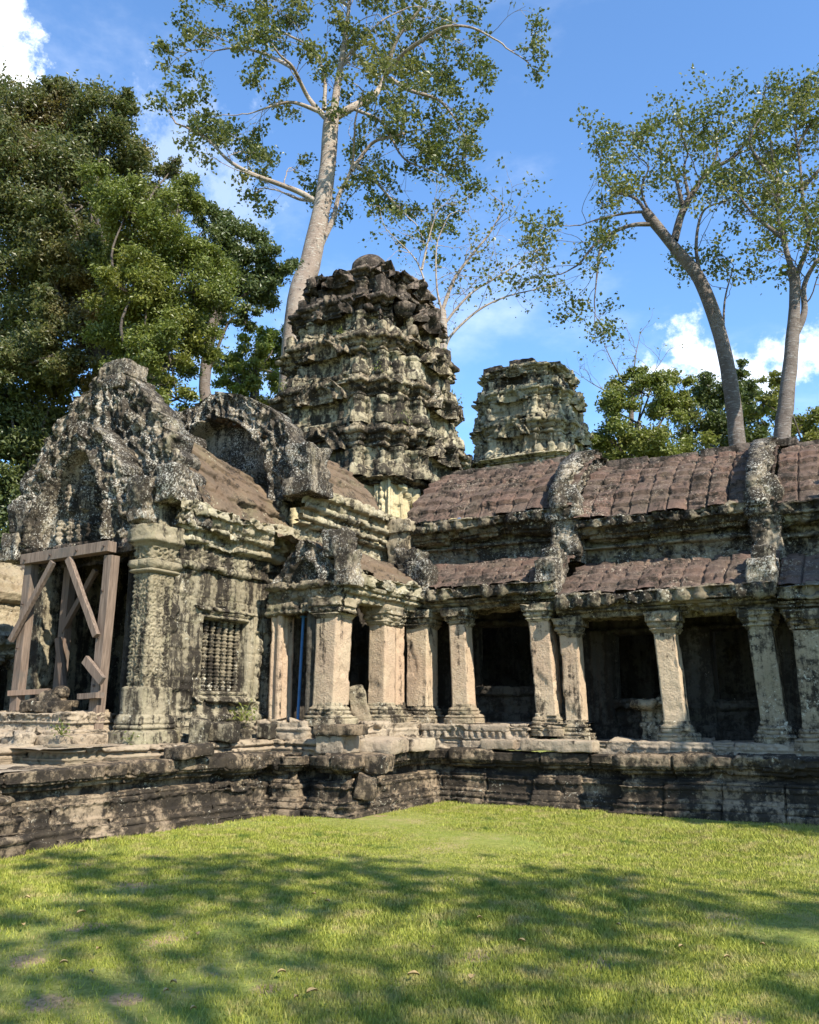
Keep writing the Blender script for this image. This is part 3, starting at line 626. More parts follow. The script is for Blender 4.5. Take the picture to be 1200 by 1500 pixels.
# ------------------------------------------------------------------ left wing: nave and side porch
AX = -11.25
def build_nave():
    e = thing('temple_nave', 'high nave with brown vault and pale cornice running back to the big tower', 'temple hall', (AX, 14, ZT))
    XR = -9.0; P = lambda x, z, *k: (x-XR, z, *k); path = [(XR, 12.25), (XR, 15.75)]
    mb = MB(); sweep(mb, path, [P(-9.25, 4.3), P(-9.22, 4.66, 'scroll'), P(-9.22, 4.84, ''), P(-9.12, 4.85, 'torus'), P(-9.1, 4.93)], du=.022, dv=.02, seed=401, block=(.8, 5)); mb.build('wall', M['cornice'], e)
    mb = MB(); sweep(mb, path, [P(-9.2, 4.92), P(-9.05, 4.93, 'torus'), P(-9.0, 5.02, ''), P(-9.08, 5.03, 'dentil'), P(-9.05, 5.12, ''), P(-8.95, 5.13, 'bead'), P(-8.92, 5.22, ''), P(-9.0, 5.23, 'petal'), P(-8.94, 5.36, ''), P(-8.82, 5.38, 'bigpetal'), P(-8.84, 5.54, ''), P(-8.98, 5.56)], du=.028, dv=.02, seed=402, block=(.8, 5), rough=1.1); mb.build('cornice', M['cornice'], e)
    mb = MB(); up = vault(9, lambda t: P(-8.95-2.3*t**1.2, 5.54+1.72*(1-(1-t)**1.45), 'slab')); bk = vault(6, lambda t: P(AX-2.3*t, 7.26-1.72*t**1.75))
    sweep(mb, [(XR, 12.25), (XR, 15.05)], up, du=.022, dv=.022, seed=403, rough=.9); mb.build('roof', M['roofbrown'], e)
    mb = MB(); sweep(mb, path, bk+[P(-13.6, ZT)], du=.15, seed=404, rough=.6); mb.build('rear_wall', M['frieze'], e)
    mb = MB(); gable(mb, (AX+.02, 12.3, 5.3), (1, 0), 2.12, 2.42, .5, lambda t: np.clip(1-t**2.3, 0, 1)**.60, res=.024, Win=.66, Hin=.78, seed=405, recess=.34, figs=((0, .1, 1.2), (-.6, .1, .8), (.6, .1, .8), (.95, .1, .6)), flame=.10)
    mb.build('pediment', M['crust'], e)
    mb = MB(); rblock(mb, (-9.0, 12.42, 5.50), (.62, .75, .30), seed=406, res=.035, rough=.08); mb.build('acroterion', M['crust'], e)
    mb = MB(); rblock(mb, (-9.05, 12.45, 5.95), (.5, .7, .7), seed=407, res=.035, rough=.14); mb.build('acroterion', M['crust'], e)
    return e
nave = build_nave()
def build_porch():
    e = thing('side_porch', 'side porch with square columns and low stone roof in the inner corner', 'porch', (-8.6, 13.2, ZT))
    XR = -8.0; P = lambda x, z, *k: (x-XR, z, *k); path = [(XR, 11.72), (XR, 14.7)]
    mb = MB(); sweep(mb, path, [P(-8.4, 3.34), P(-7.80, 3.34), P(-7.78, 3.44, ''), P(-7.70, 3.45, 'petal'), P(-7.70, 3.53, ''), P(-7.66, 3.54), P(-7.64, 3.60)], du=.021, dv=.018, seed=421, block=(1.2, 5)); mb.build('architrave', M['cornice'], e)
    mb = MB(); sweep(mb, path, [P(-8.3, 3.6), P(-7.62, 3.6, 'bigpetal'), P(-7.58, 3.80, 'torus'), P(-7.62, 3.83)], du=.021, dv=.018, seed=422, block=(.72, 5), rough=1.2); mb.build('eave', M['cornice'], e)
    mb = MB(); sweep(mb, path, vault(7, lambda t: P(-7.64-1.5*t, 3.82+.70*(1-(1-t)**1.7), 'slab'))+[P(-9.4, 4.6)], du=.03, seed=423, rough=1.0); mb.build('roof', M['roofbrown'], e)
    # front of the porch, facing the lawn: lintel and broken pediment over the narrow door
    mb = MB(); sweep(mb, [(-9.3, 11.74), (-7.72, 11.74)], [(-.5, 3.12), (.02, 3.12, 'torus'), (.06, 3.2, 'petal'), (.06, 3.3, ''), (.0, 3.31, 'scroll'), (.02, 3.55, ''), (.09, 3.56, 'torus'), (.10, 3.66, ''), (-.3, 3.68)], du=.021, dv=.018, seed=424, block=(.8, 5), rough=1.2); mb.build('lintel', M['frieze'], e)
    mb = MB(); gable(mb, (-8.55, 11.78, 3.6), (1, 0), .62, .80, .4, lambda t: np.clip(1-t**1.7, 0, 1)**.7, Win=.5, Hin=.55, seed=425, recess=.1, figs=((0, .0, .5),), flame=.06, WL=.6); mb.build('pediment', M['crust'], e)
    mb = MB(); rblock(mb, (-7.72, 11.82, 3.86), (.34, .4, .62), seed=426, res=.03, rough=.09); mb.build('acroterion', M['crust'], e)
    mb = MB(); rblock(mb, (-7.95, 11.9, 4.28), (.40, .5, .5), seed=427, res=.03, rough=.10); mb.build('acroterion', M['crust'], e)
    mb = MB(); rblock(mb, (-7.72, 14.42, 3.95), (.50, .46, .72), seed=428, res=.03, rough=.12); mb.build('valley_block', M['crust'], e)
    mb = MB(); rblock(mb, (-8.0, 14.6, 4.35), (.5, .5, .5), seed=429, res=.03, rough=.12); mb.build('valley_block', M['crust'], e)
    mb = MB(); rblock(mb, (-8.78, 15.5, 4.78), (.42, .5, .85), seed=430, res=.035, rough=.08); mb.build('corner_pedestal', M['capital'], e)
    mb = MB(); rblock(mb, (-8.75, 15.5, 5.3), (.62, .6, .26), seed=431, res=.035, rough=.06); mb.build('corner_pedestal', M['capital'], e)
    column(e, -8.12, 11.95, 1.32, 3.34, .40, .46, .06, 0, 441)
    column(e, -8.02, 13.42, 1.32, 3.34, .34, .38, .02, 0, 444)
    column(e, -8.10, 14.02, 1.32, 3.34, .26, .30, 0, 0, 447)
    # narrow doorway with moulded jambs
    for x0, x1, mt, sd in [(-9.22, -9.02, 'column', 451), (-8.50, -8.34, 'interior', 453)]: pier(e, 'door_jamb', x0, x1, 11.75, 12.15, 1.32, 3.14, mt, sd, 'flute', du=.02, base=False)  # second jamb takes the stone darkened for interior shade
    mb = MB(); sweep(mb, rect(-9.3, -8.35, 11.6, 12.3), cap([(.06, 1.08), (.06, 1.2, 'torus'), (.03, 1.27, ''), (.03, 1.36)], -9.3, -8.35, 11.6, 12.3), closed=True, du=.022, dv=.017, seed=455); mb.build('threshold', M['paving'], e)
    mb = MB(); sweep(mb, rect(-8.75, -7.68, 12.35, 14.7), cap([(.03, 1.05), (.03, 1.17, 'torus'), (0, 1.22, ''), (.02, 1.32)], -8.75, -7.68, 12.35, 14.7), closed=True, du=.022, dv=.017, seed=456, block=(.9, 5)); mb.build('floor', M['paving'], e)
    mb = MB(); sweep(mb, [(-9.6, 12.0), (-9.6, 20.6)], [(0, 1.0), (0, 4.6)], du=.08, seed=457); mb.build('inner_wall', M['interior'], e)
    return e
build_porch()
def build_tail():
    mb = MB(); rblock(mb, (-8.05, 12.75, 1.62), (.30, .09, .66), rot=.5, tilt=(.12, -.28), seed=461, res=.025, rough=.05)
    tag(mb.build('leaning_slab', M['capital']), 'thin pale stone slab leaning in the dark porch opening', 'stone slab')
    mb = MB(); tube(mb, [(-8.80, 12.0, 1.36), (-8.74, 12.0, 3.13)], [.026, .026], 12); lathe(mb, (-8.80, 12.0, 1.36), [(0, 0), (.06, 0), (.06, .02), (.027, .03)], 12); lathe(mb, (-8.74, 12.0, 3.11), [(.027, -.02), (.06, -.01), (.06, .01), (0, .01)], 12)
    tag(mb.build('prop_pole', M['bluepaint']), 'slim blue metal prop pole standing in the narrow porch door', 'pole')
build_tail()

# ------------------------------------------------------------------ entrance pavilion
WX = -9.5; PY0, PY1 = 9.55, 12.2
def build_pavilion():
    e = thing('entrance_pavilion', 'crumbling entrance pavilion with lichen covered gable and barred stone window', 'temple pavilion', (AX, 10.8, 1.08))
    WY0, WY1, WZ0, WZ1 = 10.22, 11.55, 1.72, 3.10
    def win(V, S, T):
        face = V[..., 0] > WX-.06
        yd = np.minimum(V[..., 1]-WY0, WY1-V[..., 1]); zd = np.minimum(V[..., 2]-WZ0, WZ1-V[..., 2]); k = np.minimum(yd, zd)
        d = .045*sst(k, -.02, .0)*(1-sst(k, .03, .04)) + .01*sst(k, .04, .05)*(1-sst(k, .06, .07)) + .04*sst(k, .07, .08)*(1-sst(k, .10, .11))
        d = d - .30*sst(k, .12, .135)
        fg = figure(V[..., 1]-11.83, V[..., 2]-1.72, .95)*.09 - .07*((np.abs(V[..., 1]-11.83) < .17) & (V[..., 2] > 1.68) & (V[..., 2] < 2.85))
        fg2 = figure(V[..., 1]-10.06, V[..., 2]-1.55, .9)*.08
        rowz = ((V[..., 2]-3.16) % .6); ph = ((V[..., 1]-10.2)/.24 % 1)-.5
        ap = .05*figure(ph*.24, V[..., 2]-3.2, .42)*((V[..., 1] > 10.2) & (V[..., 1] < 11.5))
        nicks = -.06*sst(fbm(V, 1.8, 3, 511), .58, .66)
        return np.where(face, d + fg + fg2 + ap + nicks*(k < -.05), 0)
    mb = MB()
    sweep(mb, rect(WX-.5, WX, PY0, PY1), [(.22, 1.05), (.21, 1.22, ''), (.12, 1.25, 'torus'), (.12, 1.34, ''), (.05, 1.36, 'petal'), (.08, 1.46, ''), (0, 1.50, ''), (0, 3.72, ''), (.05, 3.74, 'bead'), (.05, 3.82, ''), (0, 3.84, 'scroll'), (.0, 4.14)], du=.022, dv=.022, closed=True, seed=501, block=(.72, .42), bamp=.016, rough=.5, extra=win, groove=.03)
    mb.build('wall', M['wall'], e)
    mb = MB(); sweep(mb, rect(-12.75, -12.42, 9.62, PY1), [(.1, 1.05), (0, 1.4), (0, 4.14)], du=.06, closed=True, seed=502); sweep(mb, rect(-12.7, -9.5, 12.2, 12.5), [(0, 3.2), (0, 5.3)], du=.08, closed=True, seed=503); mb.build('rear_wall', M['wall'], e)
    # window balusters
    wf = MB()
    sweep(wf, [(WX+.03, WY0-.06), (WX+.03, WY1+.06)], [(-.1, 3.10), (.02, 3.10, 'torus'), (.04, 3.15, ''), (.0, 3.16), (-.1, 3.16)], du=.025, dv=.02, seed=505, block=(9, 9)); wo = wf.build('window', M['wall'], e); wf = MB(); sweep(wf, [(WX+.03, WY0-.06), (WX+.03, WY1+.06)], [(-.1, 1.66), (.03, 1.66, 'torus'), (.04, 1.72, ''), (-.1, 1.725)], du=.025, dv=.02, seed=506, block=(9, 9))
    wf.build('sill', M['wall'], wo)
    for i in range(7):
        y = WY0+.20+i*(WY1-WY0-.40)/6; pr = []
        z = 1.84
        while z < 2.92:
            pr += [(.030, z), (.050, z+.012), (.050, z+.03), (.030, z+.042), (.055, z+.058), (.055, z+.085), (.030, z+.10)]; z += .118
        b = MB(); lathe(b, (WX-.15, y, 0), pr, 14); b.build('baluster', M['frieze'], wo)  # darker frieze stone puts the recess shade into the bars
    # cornice and roof
    mb = MB(); XR = WX; P = lambda x, z, *k: (x-XR, z, *k); path = [(XR, PY0-.1), (XR, 12.35)]; path2 = [(XR, 9.95), (XR, 12.35)]
    sweep(mb, path, [P(-9.6, 4.12), P(-9.42, 4.14, 'torus'), P(-9.38, 4.22, ''), P(-9.44, 4.23, 'dentil'), P(-9.40, 4.32, ''), P(-9.30, 4.33, 'bead'), P(-9.28, 4.41, ''), P(-9.36, 4.42, 'petal'), P(-9.28, 4.54, ''), P(-9.20, 4.56, 'bigpetal'), P(-9.22, 4.72, ''), P(-9.34, 4.75)], du=.026, dv=.02, seed=507, block=(.75, 5), rough=1.4); mb.build('cornice', M['cornice'], e)
    mb = MB(); up = vault(9, lambda t: P(-9.32-1.95*t**1.25, 4.70+2.1*(1-(1-t)**1.6), 'slab')); sag_ = lambda V: np.stack([V[..., 0], V[..., 1], V[..., 2]-.62*np.clip((V[..., 1]-9.9)/2.4, 0, 1)*np.clip((V[..., 2]-4.7)/2.1, 0, 1)], -1); sweep(mb, path2, up, du=.022, seed=508, rough=1.0, sag=.1, warp=sag_); mb.build('roof', M['roofbrown'], e)
    mb = MB(); sweep(mb, path2, vault(6, lambda t: P(AX-1.7*t, 6.80-2.1*t**1.5))+[P(-12.9, 4.0)], du=.12, seed=509, warp=sag_); mb.build('rear_roof', M['roofbrown'], e)
    mb = MB()
    for k, (y, z, L, hh) in enumerate([(9.9, 7.32, .55, .30), (10.0, 7.08, .8, .26), (10.75, 6.82, .7, .2), (11.5, 6.52, .7, .18)]): mb = MB(); rblock(mb, (AX+.05, y, z), (.55-.06*k, L, hh), seed=530+k, res=.04, rough=.05); mb.build('ridge_stone', M['crust'], e)
    # two stepped gables at the front
    mb = MB(); gable(mb, (-11.34, 9.72, 4.35), (1, 0), 1.98, 3.05, .45, lambda t: np.clip(1-t**1.75, 0, 1)**.82, res=.022, Win=.55, Hin=.6, seed=541, recess=.12, flame=.13, WL=2.25, figs=((.55, .3, .6), (-.55, .3, .6), (0, 1.0, .8)), edge=.09); mb.build('rear_pediment', M['crust'], e)
    mb = MB(); gable(mb, (-11.35, 9.22, 4.14), (1, 0), 1.28, 2.10, .42, lambda t: np.clip(1-t**2.0, 0, 1)**.70, res=.02, Win=.60, Hin=.76, seed=543, recess=.24, flame=.10, WL=1.5, figs=((0, .62, .72), (-.35, .62, .45), (.34, .62, .45), (-.5, .05, .42), (-.25, .05, .42), (0, .05, .42), (.25, .05, .42), (.5, .05, .42)), edge=.08); mb.build('front_pediment', M['crust'], e)
    mb = MB(); rblock(mb, (-12.72, 9.25, 4.22), (.42, .42, .50), seed=545, res=.03, rough=.10); mb.build('acroterion', M['crust'], e)
    mb = MB(); rblock(mb, (-12.62, 9.3, 4.72), (.5, .4, .55), seed=546, res=.03, rough=.12); mb.build('acroterion', M['crust'], e)
    mb = MB(); rblock(mb, (-13.05, 9.75, 5.3), (.34, .4, .7), seed=549, res=.03, rough=.12); mb.build('acroterion', M['crust'], e)
    mb = MB(); rblock(mb, (-9.85, 9.3, 4.72), (.36, .4, .7), seed=547, res=.03, rough=.12); mb.build('acroterion', M['crust'], e)
    mb = MB(); rblock(mb, (-9.42, 9.5, 4.95), (.35, .5, .55), seed=548, res=.03, rough=.12); mb.build('acroterion', M['crust'], e)
    # lintel over the door, block work beside the tympanum
    mb = MB(); sweep(mb, rect(-12.5, -9.9, 9.2, 9.9), [(0, 3.93), (.02, 4.0, 'scroll'), (.03, 4.16, '')], closed=True, du=.03, seed=551, rough=1.3); mb.build('lintel', M['towerdark'], e)
    mb = MB(); sweep(mb, rect(-10.3, -9.62, 9.40, 9.75), [(0, 4.3), (0, 5.15)], closed=True, du=.03, seed=552, block=(.5, .28), rough=1.2); mb.build('block_course', M['wall'], e)
    mb = MB(); sweep(mb, rect(-12.3, -10.0, 9.75, 10.15), [(0, 4.05), (0, 5.4)], closed=True, du=.05, seed=558); mb.build('front_wall', M['interior'], e)
    # carved corner pilasters
    for x0, x1, sd in [(-9.76, -9.44, 553)]:
        mb = MB(); y0, y1 = 9.12, 9.58
        sweep(mb, rect(x0, x1, y0, y1), [(.17, 1.08), (.15, 1.24, ''), (.08, 1.27, 'torus'), (.08, 1.35, ''), (.10, 1.37), (.08, 1.46, ''), (.05, 1.48, ''), (.05, 1.86, ''), (0, 1.88, 'floral'), (0, 3.55, ''), (.03, 3.56, 'torus'), (.04, 3.62, ''), (.06, 3.63, 'petal'), (.07, 3.73, ''), (.0, 3.75, 'scroll'), (.02, 3.95, ''), (.06, 4.0, 'torus'), (.09, 4.1, 'rough'), (.07, 4.28, ''), (-.2, 4.3)], closed=True, du=.018, dv=.016, seed=sd, block=(9, 9), rough=.22, camp=1.1)
        mb.build('pilaster', M['carved'], e)
    for x0, x1 in [(-10.28, -9.84)]: pier(e, 'door_jamb', x0, x1, 9.45, 9.9, 1.08, 3.95, 'interior', int(-x0*10), 'flute', du=.03, base=False)
    mb = MB(); fill(mb, (-12.7, -9.9, 9.3, 12.3), 1.42, 559); mb.build('floor', M['interior'], e)
    for x0, x1, y in [(-11.75, -11.35, 11.2)]: pier(e, 'inner_jamb', x0, x1, y, y+.3, 1.4, 3.95, 'interior', 560, 'flute')
    return e
build_pavilion()
def build_timber():
    e = thing('timber_brace_frame', 'weathered timber prop frame wedged into the pavilion doorway', 'timber frame', (-11.25, 9.15, 1.5))
    def part(name, p, q, wd, ht, mat='wood', up=(0, 1, 0)):
        mb = MB(); beam(mb, p, q, wd, ht, up); return mb.build(name, M[mat], e)
    y = 9.02
    part('post', (-12.05, y, 1.50), (-12.02, y, 3.84), .165, .14); part('post', (-10.26, y, 1.16), (-10.18, y, 3.84), .165, .16)
    part('lintel_beam', (-12.12, y-.06, 3.92), (-10.13, y-.06, 3.97), .17, .16, up=(0, 0, 1))
    part('diagonal_brace', (-11.33, y-.14, 3.82), (-12.16, y-.14, 2.62), .085, .07); part('diagonal_brace', (-10.98, y-.14, 3.84), (-10.22, y-.14, 2.62), .10, .07)
    part('cleat', (-10.42, y-.14, 2.28), (-10.02, y-.14, 1.96), .13, .06); part('cleat', (-10.45, y-.13, 1.74), (-10.06, y-.13, 1.76), .16, .08, up=(0, 0, 1)); part('cleat', (-12.10, y-.13, 1.80), (-11.62, y+.25, 1.84), .12, .08, 'wooddark', up=(0, 0, 1))
    for k, (bx, bz) in enumerate([(-12.0, 3.9), (-11.4, 3.93), (-10.8, 3.95), (-10.2, 3.97), (-10.23, 3.3), (-10.24, 2.6), (-10.25, 1.9), (-12.04, 3.2), (-12.05, 2.5), (-10.25, 1.76)]):
        mb = MB(); th = np.linspace(0, 2*math.pi, 10, endpoint=False); V = np.empty((10, 3, 3))
        for q, (rr, dy) in enumerate([(.020, 0), (.018, -.014), (.001, -.016)]): V[:, q, 0] = bx+np.cos(th)*rr; V[:, q, 1] = y-(.155 if bz > 3.85 else .09)+dy; V[:, q, 2] = bz+np.sin(th)*rr
        mb.grid(V, cu=True); mb.build('bolt', M['iron'], e)
    part('rear_post', (-12.0, 9.75, 1.45), (-11.98, 9.75, 3.9), .16, .14, 'wooddark'); part('rear_post', (-10.40, 9.75, 1.45), (-10.38, 9.75, 3.9), .16, .14, 'wooddark')
    part('rear_brace', (-11.3, 9.7, 3.8), (-12.0, 9.7, 2.8), .09, .07, 'wooddark'); part('rear_brace', (-11.95, 9.6, 2.7), (-11.72, 9.6, 1.9), .10, .07, 'wooddark')
build_timber()
# ------------------------------------------------------------------ loose stones
def loose():
    mb = MB(); rblock(mb, (-11.05, 8.82, 1.60), (.82, .36, .16), rot=.05, seed=601, res=.025, rough=.05); rblock(mb, (-11.0, 8.85, 1.74), (.42, .26, .18), rot=.1, seed=602, res=.025, rough=.06, bevel=.07); rblock(mb, (-10.84, 8.84, 1.80), (.22, .22, .18), rot=.4, seed=603, res=.02, rough=.04, bevel=.08); rblock(mb, (-11.25, 8.83, 1.69), (.4, .24, .12), rot=.2, tilt=(0, -.25), seed=604, res=.025, rough=.04, bevel=.05)
    tag(mb.build('broken_carving', M['terrace']), 'broken grey carved stone lying in the timber framed doorway', 'stone fragment')
    g = 'loose blocks on the terrace'
    for k, (c, s, r, ti, mt, lb) in enumerate([
        ((-8.72, 9.35, .985), (.36, .62, .17), -.1, (.05, -.05), 'terrace', 'low cracked stone block lying on the terrace edge below the barred window'),
        ((-7.75, 11.62, 1.02), (.5, .55, .30), .06, (0, .02), 'paving', 'squared block under the front porch column at the terrace corner'),
        ((-7.62, 11.55, 1.24), (.72, .5, .16), .02, (0, -.02), 'terrace', 'flat moulded slab capping the block before the front porch column'),
        ((-7.35, 12.35, .98), (.62, .8, .22), .15, (.02, .03), 'paving', 'large tilted paving slab between the porch corner and the inner corner'),
        ((-7.28, 13.2, .97), (.5, .78, .20), -.04, (0, 0), 'paving', 'pale edged paving slab beside the tilted slab near the inner corner'),
        ((-7.02, 11.72, .74), (.34, .42, .26), .1, (.03, .06), 'terrace', 'broken corner block jutting out below the paving slabs'),
        ((-7.12, 11.5, .42), (.30, .32, .34), .5, (.1, .2), 'terrace', 'slipped wedge block in the broken terrace corner'),
        ((-6.05, 14.15, .96), (.62, .34, .17), .02, (0, 0), 'paving', 'dark slab on the terrace left of the long slab'),
        ((-4.95, 14.1, .965), (1.25, .42, .19), 0, (0, .01), 'paving', 'long pale slab on the terrace before the twin columns'),
        ((-8.95, 10.35, 1.22), (.34, .42, .26), .3, (.0, .1), 'wall', 'grey block standing at the foot of the pavilion wall'),
        ((-9.0, 9.85, 1.24), (.30, .3, .34), .7, (.15, .1), 'wall', 'split pointed block between pilaster and barred window'),
        ((-9.02, 11.6, 1.21), (.28, .5, .24), .05, (0, .05), 'wall', 'small square block below the standing figure relief')]):
        mb = MB(); rblock(mb, c, s, r, ti, seed=620+k*3, res=.03, rough=.045)
        tag(mb.build('loose_block', M[mt]), lb, 'stone block', g)
loose()

# ------------------------------------------------------------------ towers
def redent(cx, cy, h, st=(.50, .74), ins=(.13, .27)):
    """square plan with stepped corners; counter-clockwise"""
    a, b = h*st[0], h*st[1]; p, q = h*(1-ins[0]), h*(1-ins[1])
    pts = []
    for k in range(4):
        c, s = round(math.cos(k*math.pi/2)), round(math.sin(k*math.pi/2))
        for (x, y) in [(h, -a), (h, a), (p, a), (p, b), (q, b), (q, q), (b, q), (b, p), (a, p)]: pts.append((x*c-y*s, x*s+y*c))
    return [(cx+x, cy+y) for x, y in pts]
def tower(name, label, cx, cy, tiers, seed, crown=True, du=.034, mats=('pale', 'tower', 'tower', 'tower', 'tower', 'towerdark'), cm='towercornice'):
    e = thing(name, label, 'temple tower', (cx, cy, ZT))
    for i, (z0, z1, h) in enumerate(tiers):
        H = z1-z0; pl = redent(cx, cy, h, ins=(.05, .10)) if i == 0 else redent(cx, cy, h)
        def body(V, S, T, z0=z0, H=H, h=h, i=i):
            ax = np.abs(V[..., 0]-cx) > np.abs(V[..., 1]-cy)
            u = np.where(ax, V[..., 1]-cy, V[..., 0]-cx); r = np.maximum(np.abs(V[..., 0]-cx), np.abs(V[..., 1]-cy)); v = V[..., 2]-z0
            front = r > h*.94
            d = np.where(front & (np.abs(u) < h*.19) & (v < H*.50) & (v > .10), -.16, 0.) + np.where(front & (np.abs(np.abs(u)-h*.40) < h*.075) & (v < H*.5), .06, 0)
            c, rr = np.floor(S/.46+.37*np.floor(v/.31)), np.floor(v/.31); hh = hsh(c, rr, seed=seed+i*13)
            cor = np.min(np.hypot(V[..., 0, None]-np.array(pl)[:, 0], V[..., 1, None]-np.array(pl)[:, 1]), -1)
            d = d + .055*(1-sst(cor, .13, .16)) + .05*(1-sst(cor, .17, .2))*((v > .46*H) | (v < .20*H))
            d = d + (hh-.5)*.03 - np.where(hh > .95, .12, 0)
            return d - .10*sst(fbm(V, 1.0, 3, seed+i), .63, .65)
        def corn(V, S, T, z0=z0, H=H, h=h, i=i):
            c = np.floor(S/.40); hh = hsh(c, c*0, seed=seed+i*17)
            return (hh-.5)*.04 - np.where(hh > .92, .13, 0) - .18*sst(fbm(V, .9, 3, seed+i+40), .61, .63)
        zc = z0+(.92 if i == 0 else .55)*H; K = H*(.2 if i == 0 else 1.)
        mb = MB()
        sweep(mb, pl, [(.09, z0-.02, 'petal'), (.10, z0+.09*H, ''), (.03, z0+.10*H, 'torus'), (.03, z0+.15*H, ''), (-.03, z0+.16*H, ''), (-.03, zc)], du=du, dv=.03, closed=True, seed=seed+i*5, block=(.46, .31), bamp=.008, rough=.22, extra=body, groove=.03)
        t = mb.build('tier', M[mats[min(i, len(mats)-1)]], e)
        mb = MB()
        sweep(mb, pl, [(-.12, zc-.02), (.03, zc, 'torus'), (.05, zc+.07*K, ''), (.00, zc+.08*K), (.10, zc+.14*K, 'scroll'), (.12, zc+.22*K, ''), (.20, zc+.23*K, 'petal'), (.22, zc+.31*K, ''), (.14, zc+.32*K, 'scroll'), (.10, zc+.42*K, ''), (.0, z1)], capto=(cx, cy), du=du, dv=.026, closed=True, seed=seed+i*5+2, block=(.46, 5), bamp=.012, rough=.30, extra=corn, groove=.04)
        cmat = M['towerdark' if i >= 4 else cm]
        mb.build('cornice', cmat, t)
        rg = random.Random(seed+i)
        if i < len(tiers)-1:
            k = 0
            for (x, y) in pl:
                k += 1
                if rg.random() > .58: continue
                d = np.array([x-cx, y-cy]); d = d/np.linalg.norm(d); hb = rg.uniform(.26, .46)
                mb = MB(); rblock(mb, (x-d[0]*.06, y-d[1]*.06, z1-.02+hb/2), (.22, .22, hb), rot=rg.uniform(-.15, .15), tilt=(rg.uniform(-.08, .08), rg.uniform(-.08, .08)), seed=seed*2+i*40+k, res=.04, rough=.05, bevel=.05)
                mb.build('antefix', cmat, t)
        for s in range(4) if i else []:      # small pediment over each blind door
            a = s*math.pi/2; ud = (-math.sin(a), math.cos(a)); mb = MB()
            gable(mb, (cx+math.cos(a)*(h+.16), cy+math.sin(a)*(h+.14), z0+.50*H), ud, h*.34, H*.50, .3, lambda t: np.clip(1-t**1.7, 0, 1)**.7, Win=.5, Hin=.6, seed=seed+i*9+s, res=.035, recess=.10, flame=.04, edge=.03)
            mb.build('pediment', cmat, t)
    z = tiers[-1][1]
    if crown:
        mb = MB(); n = 30; prof = [(0.46, z-.15), (.47, z+.36), (.43, z+.40), (.48, z+.48), (.50, z+.66), (.47, z+.84), (.36, z+.99), (.18, z+1.08), (0.01, z+1.10)]
        th = np.linspace(0, 2*math.pi, n, endpoint=False); pp = spline([(a, b, 0) for a, b in prof], 4)[:, :2]
        V = np.empty((n, len(pp), 3)); V[..., 0] = cx+.0+np.cos(th)[:, None]*pp[None, :, 0]; V[..., 1] = cy+np.sin(th)[:, None]*pp[None, :, 0]; V[..., 2] = pp[None, :, 1]
        V = V + (fbm(V, 2.5, 3, seed+70)[..., None]-.5)*.10; mb.grid(V, cu=True); mb.build('crown_stone', M['towerdark'], e)
    rb = [(-.95, -.55, .5), (.85, .35, .7), (.1, .85, .6)] if crown else [(-1.0, -.9, .6), (.2, -1.0, .7), (1.0, -.3, .6), (.9, .8, .5), (-.3, .2, 1.2)]
    for k, (dx, dy, q) in enumerate(rb):
        mb = MB(); rblock(mb, (cx+dx, cy+dy, z+.10), (q*1.3, q*1.1, .30), rot=k*.1, seed=seed+80+k, res=.05, rough=.06); mb.build('rim_block', M['towerdark'], e)
    return e
tw = tower('temple_tower', 'tall tiered ruined tower with domed crown stone at the inner corner', -11.3, 18.15, [(4.6, 6.8, 1.92), (6.8, 8.1, 2.12), (8.1, 9.35, 2.06), (9.35, 10.55, 1.90), (10.55, 11.7, 1.66), (11.7, 12.55, 1.38)], 700)
tower('temple_tower', 'shorter flat topped ruined tower showing behind the gallery roof', -10.85, 29.0, [(7.5, 10.2, 2.0), (10.2, 11.7, 1.85), (11.7, 12.9, 1.72), (12.9, 13.8, 1.5)], 760, crown=False, du=.05, mats=('towerpale', 'towerpale', 'towerpale', 'towercornice'), cm='towerpale')
def devata():
    # standing figure relief on the pale corner of the tower base
    mb = MB(); n, m = 34, 60; u = np.linspace(-.28, .28, n); v = np.linspace(0, 1.1, m)
    U, V_ = np.meshgrid(u, v, indexing='ij'); d = .02+.09*figure(U, V_-.08, .85)+.05*np.exp(-((np.abs(U)-.23)/.03)**2)+.01*(fbm(np.stack([U, V_, U*0], -1), 20, 2, 3)-.5)
    V = np.stack([-9.80+U*.8, 16.40-d, 5.72+V_*.95], -1); mb.grid(V); mb.build('figure_relief', M['pale'], tw)
devata()

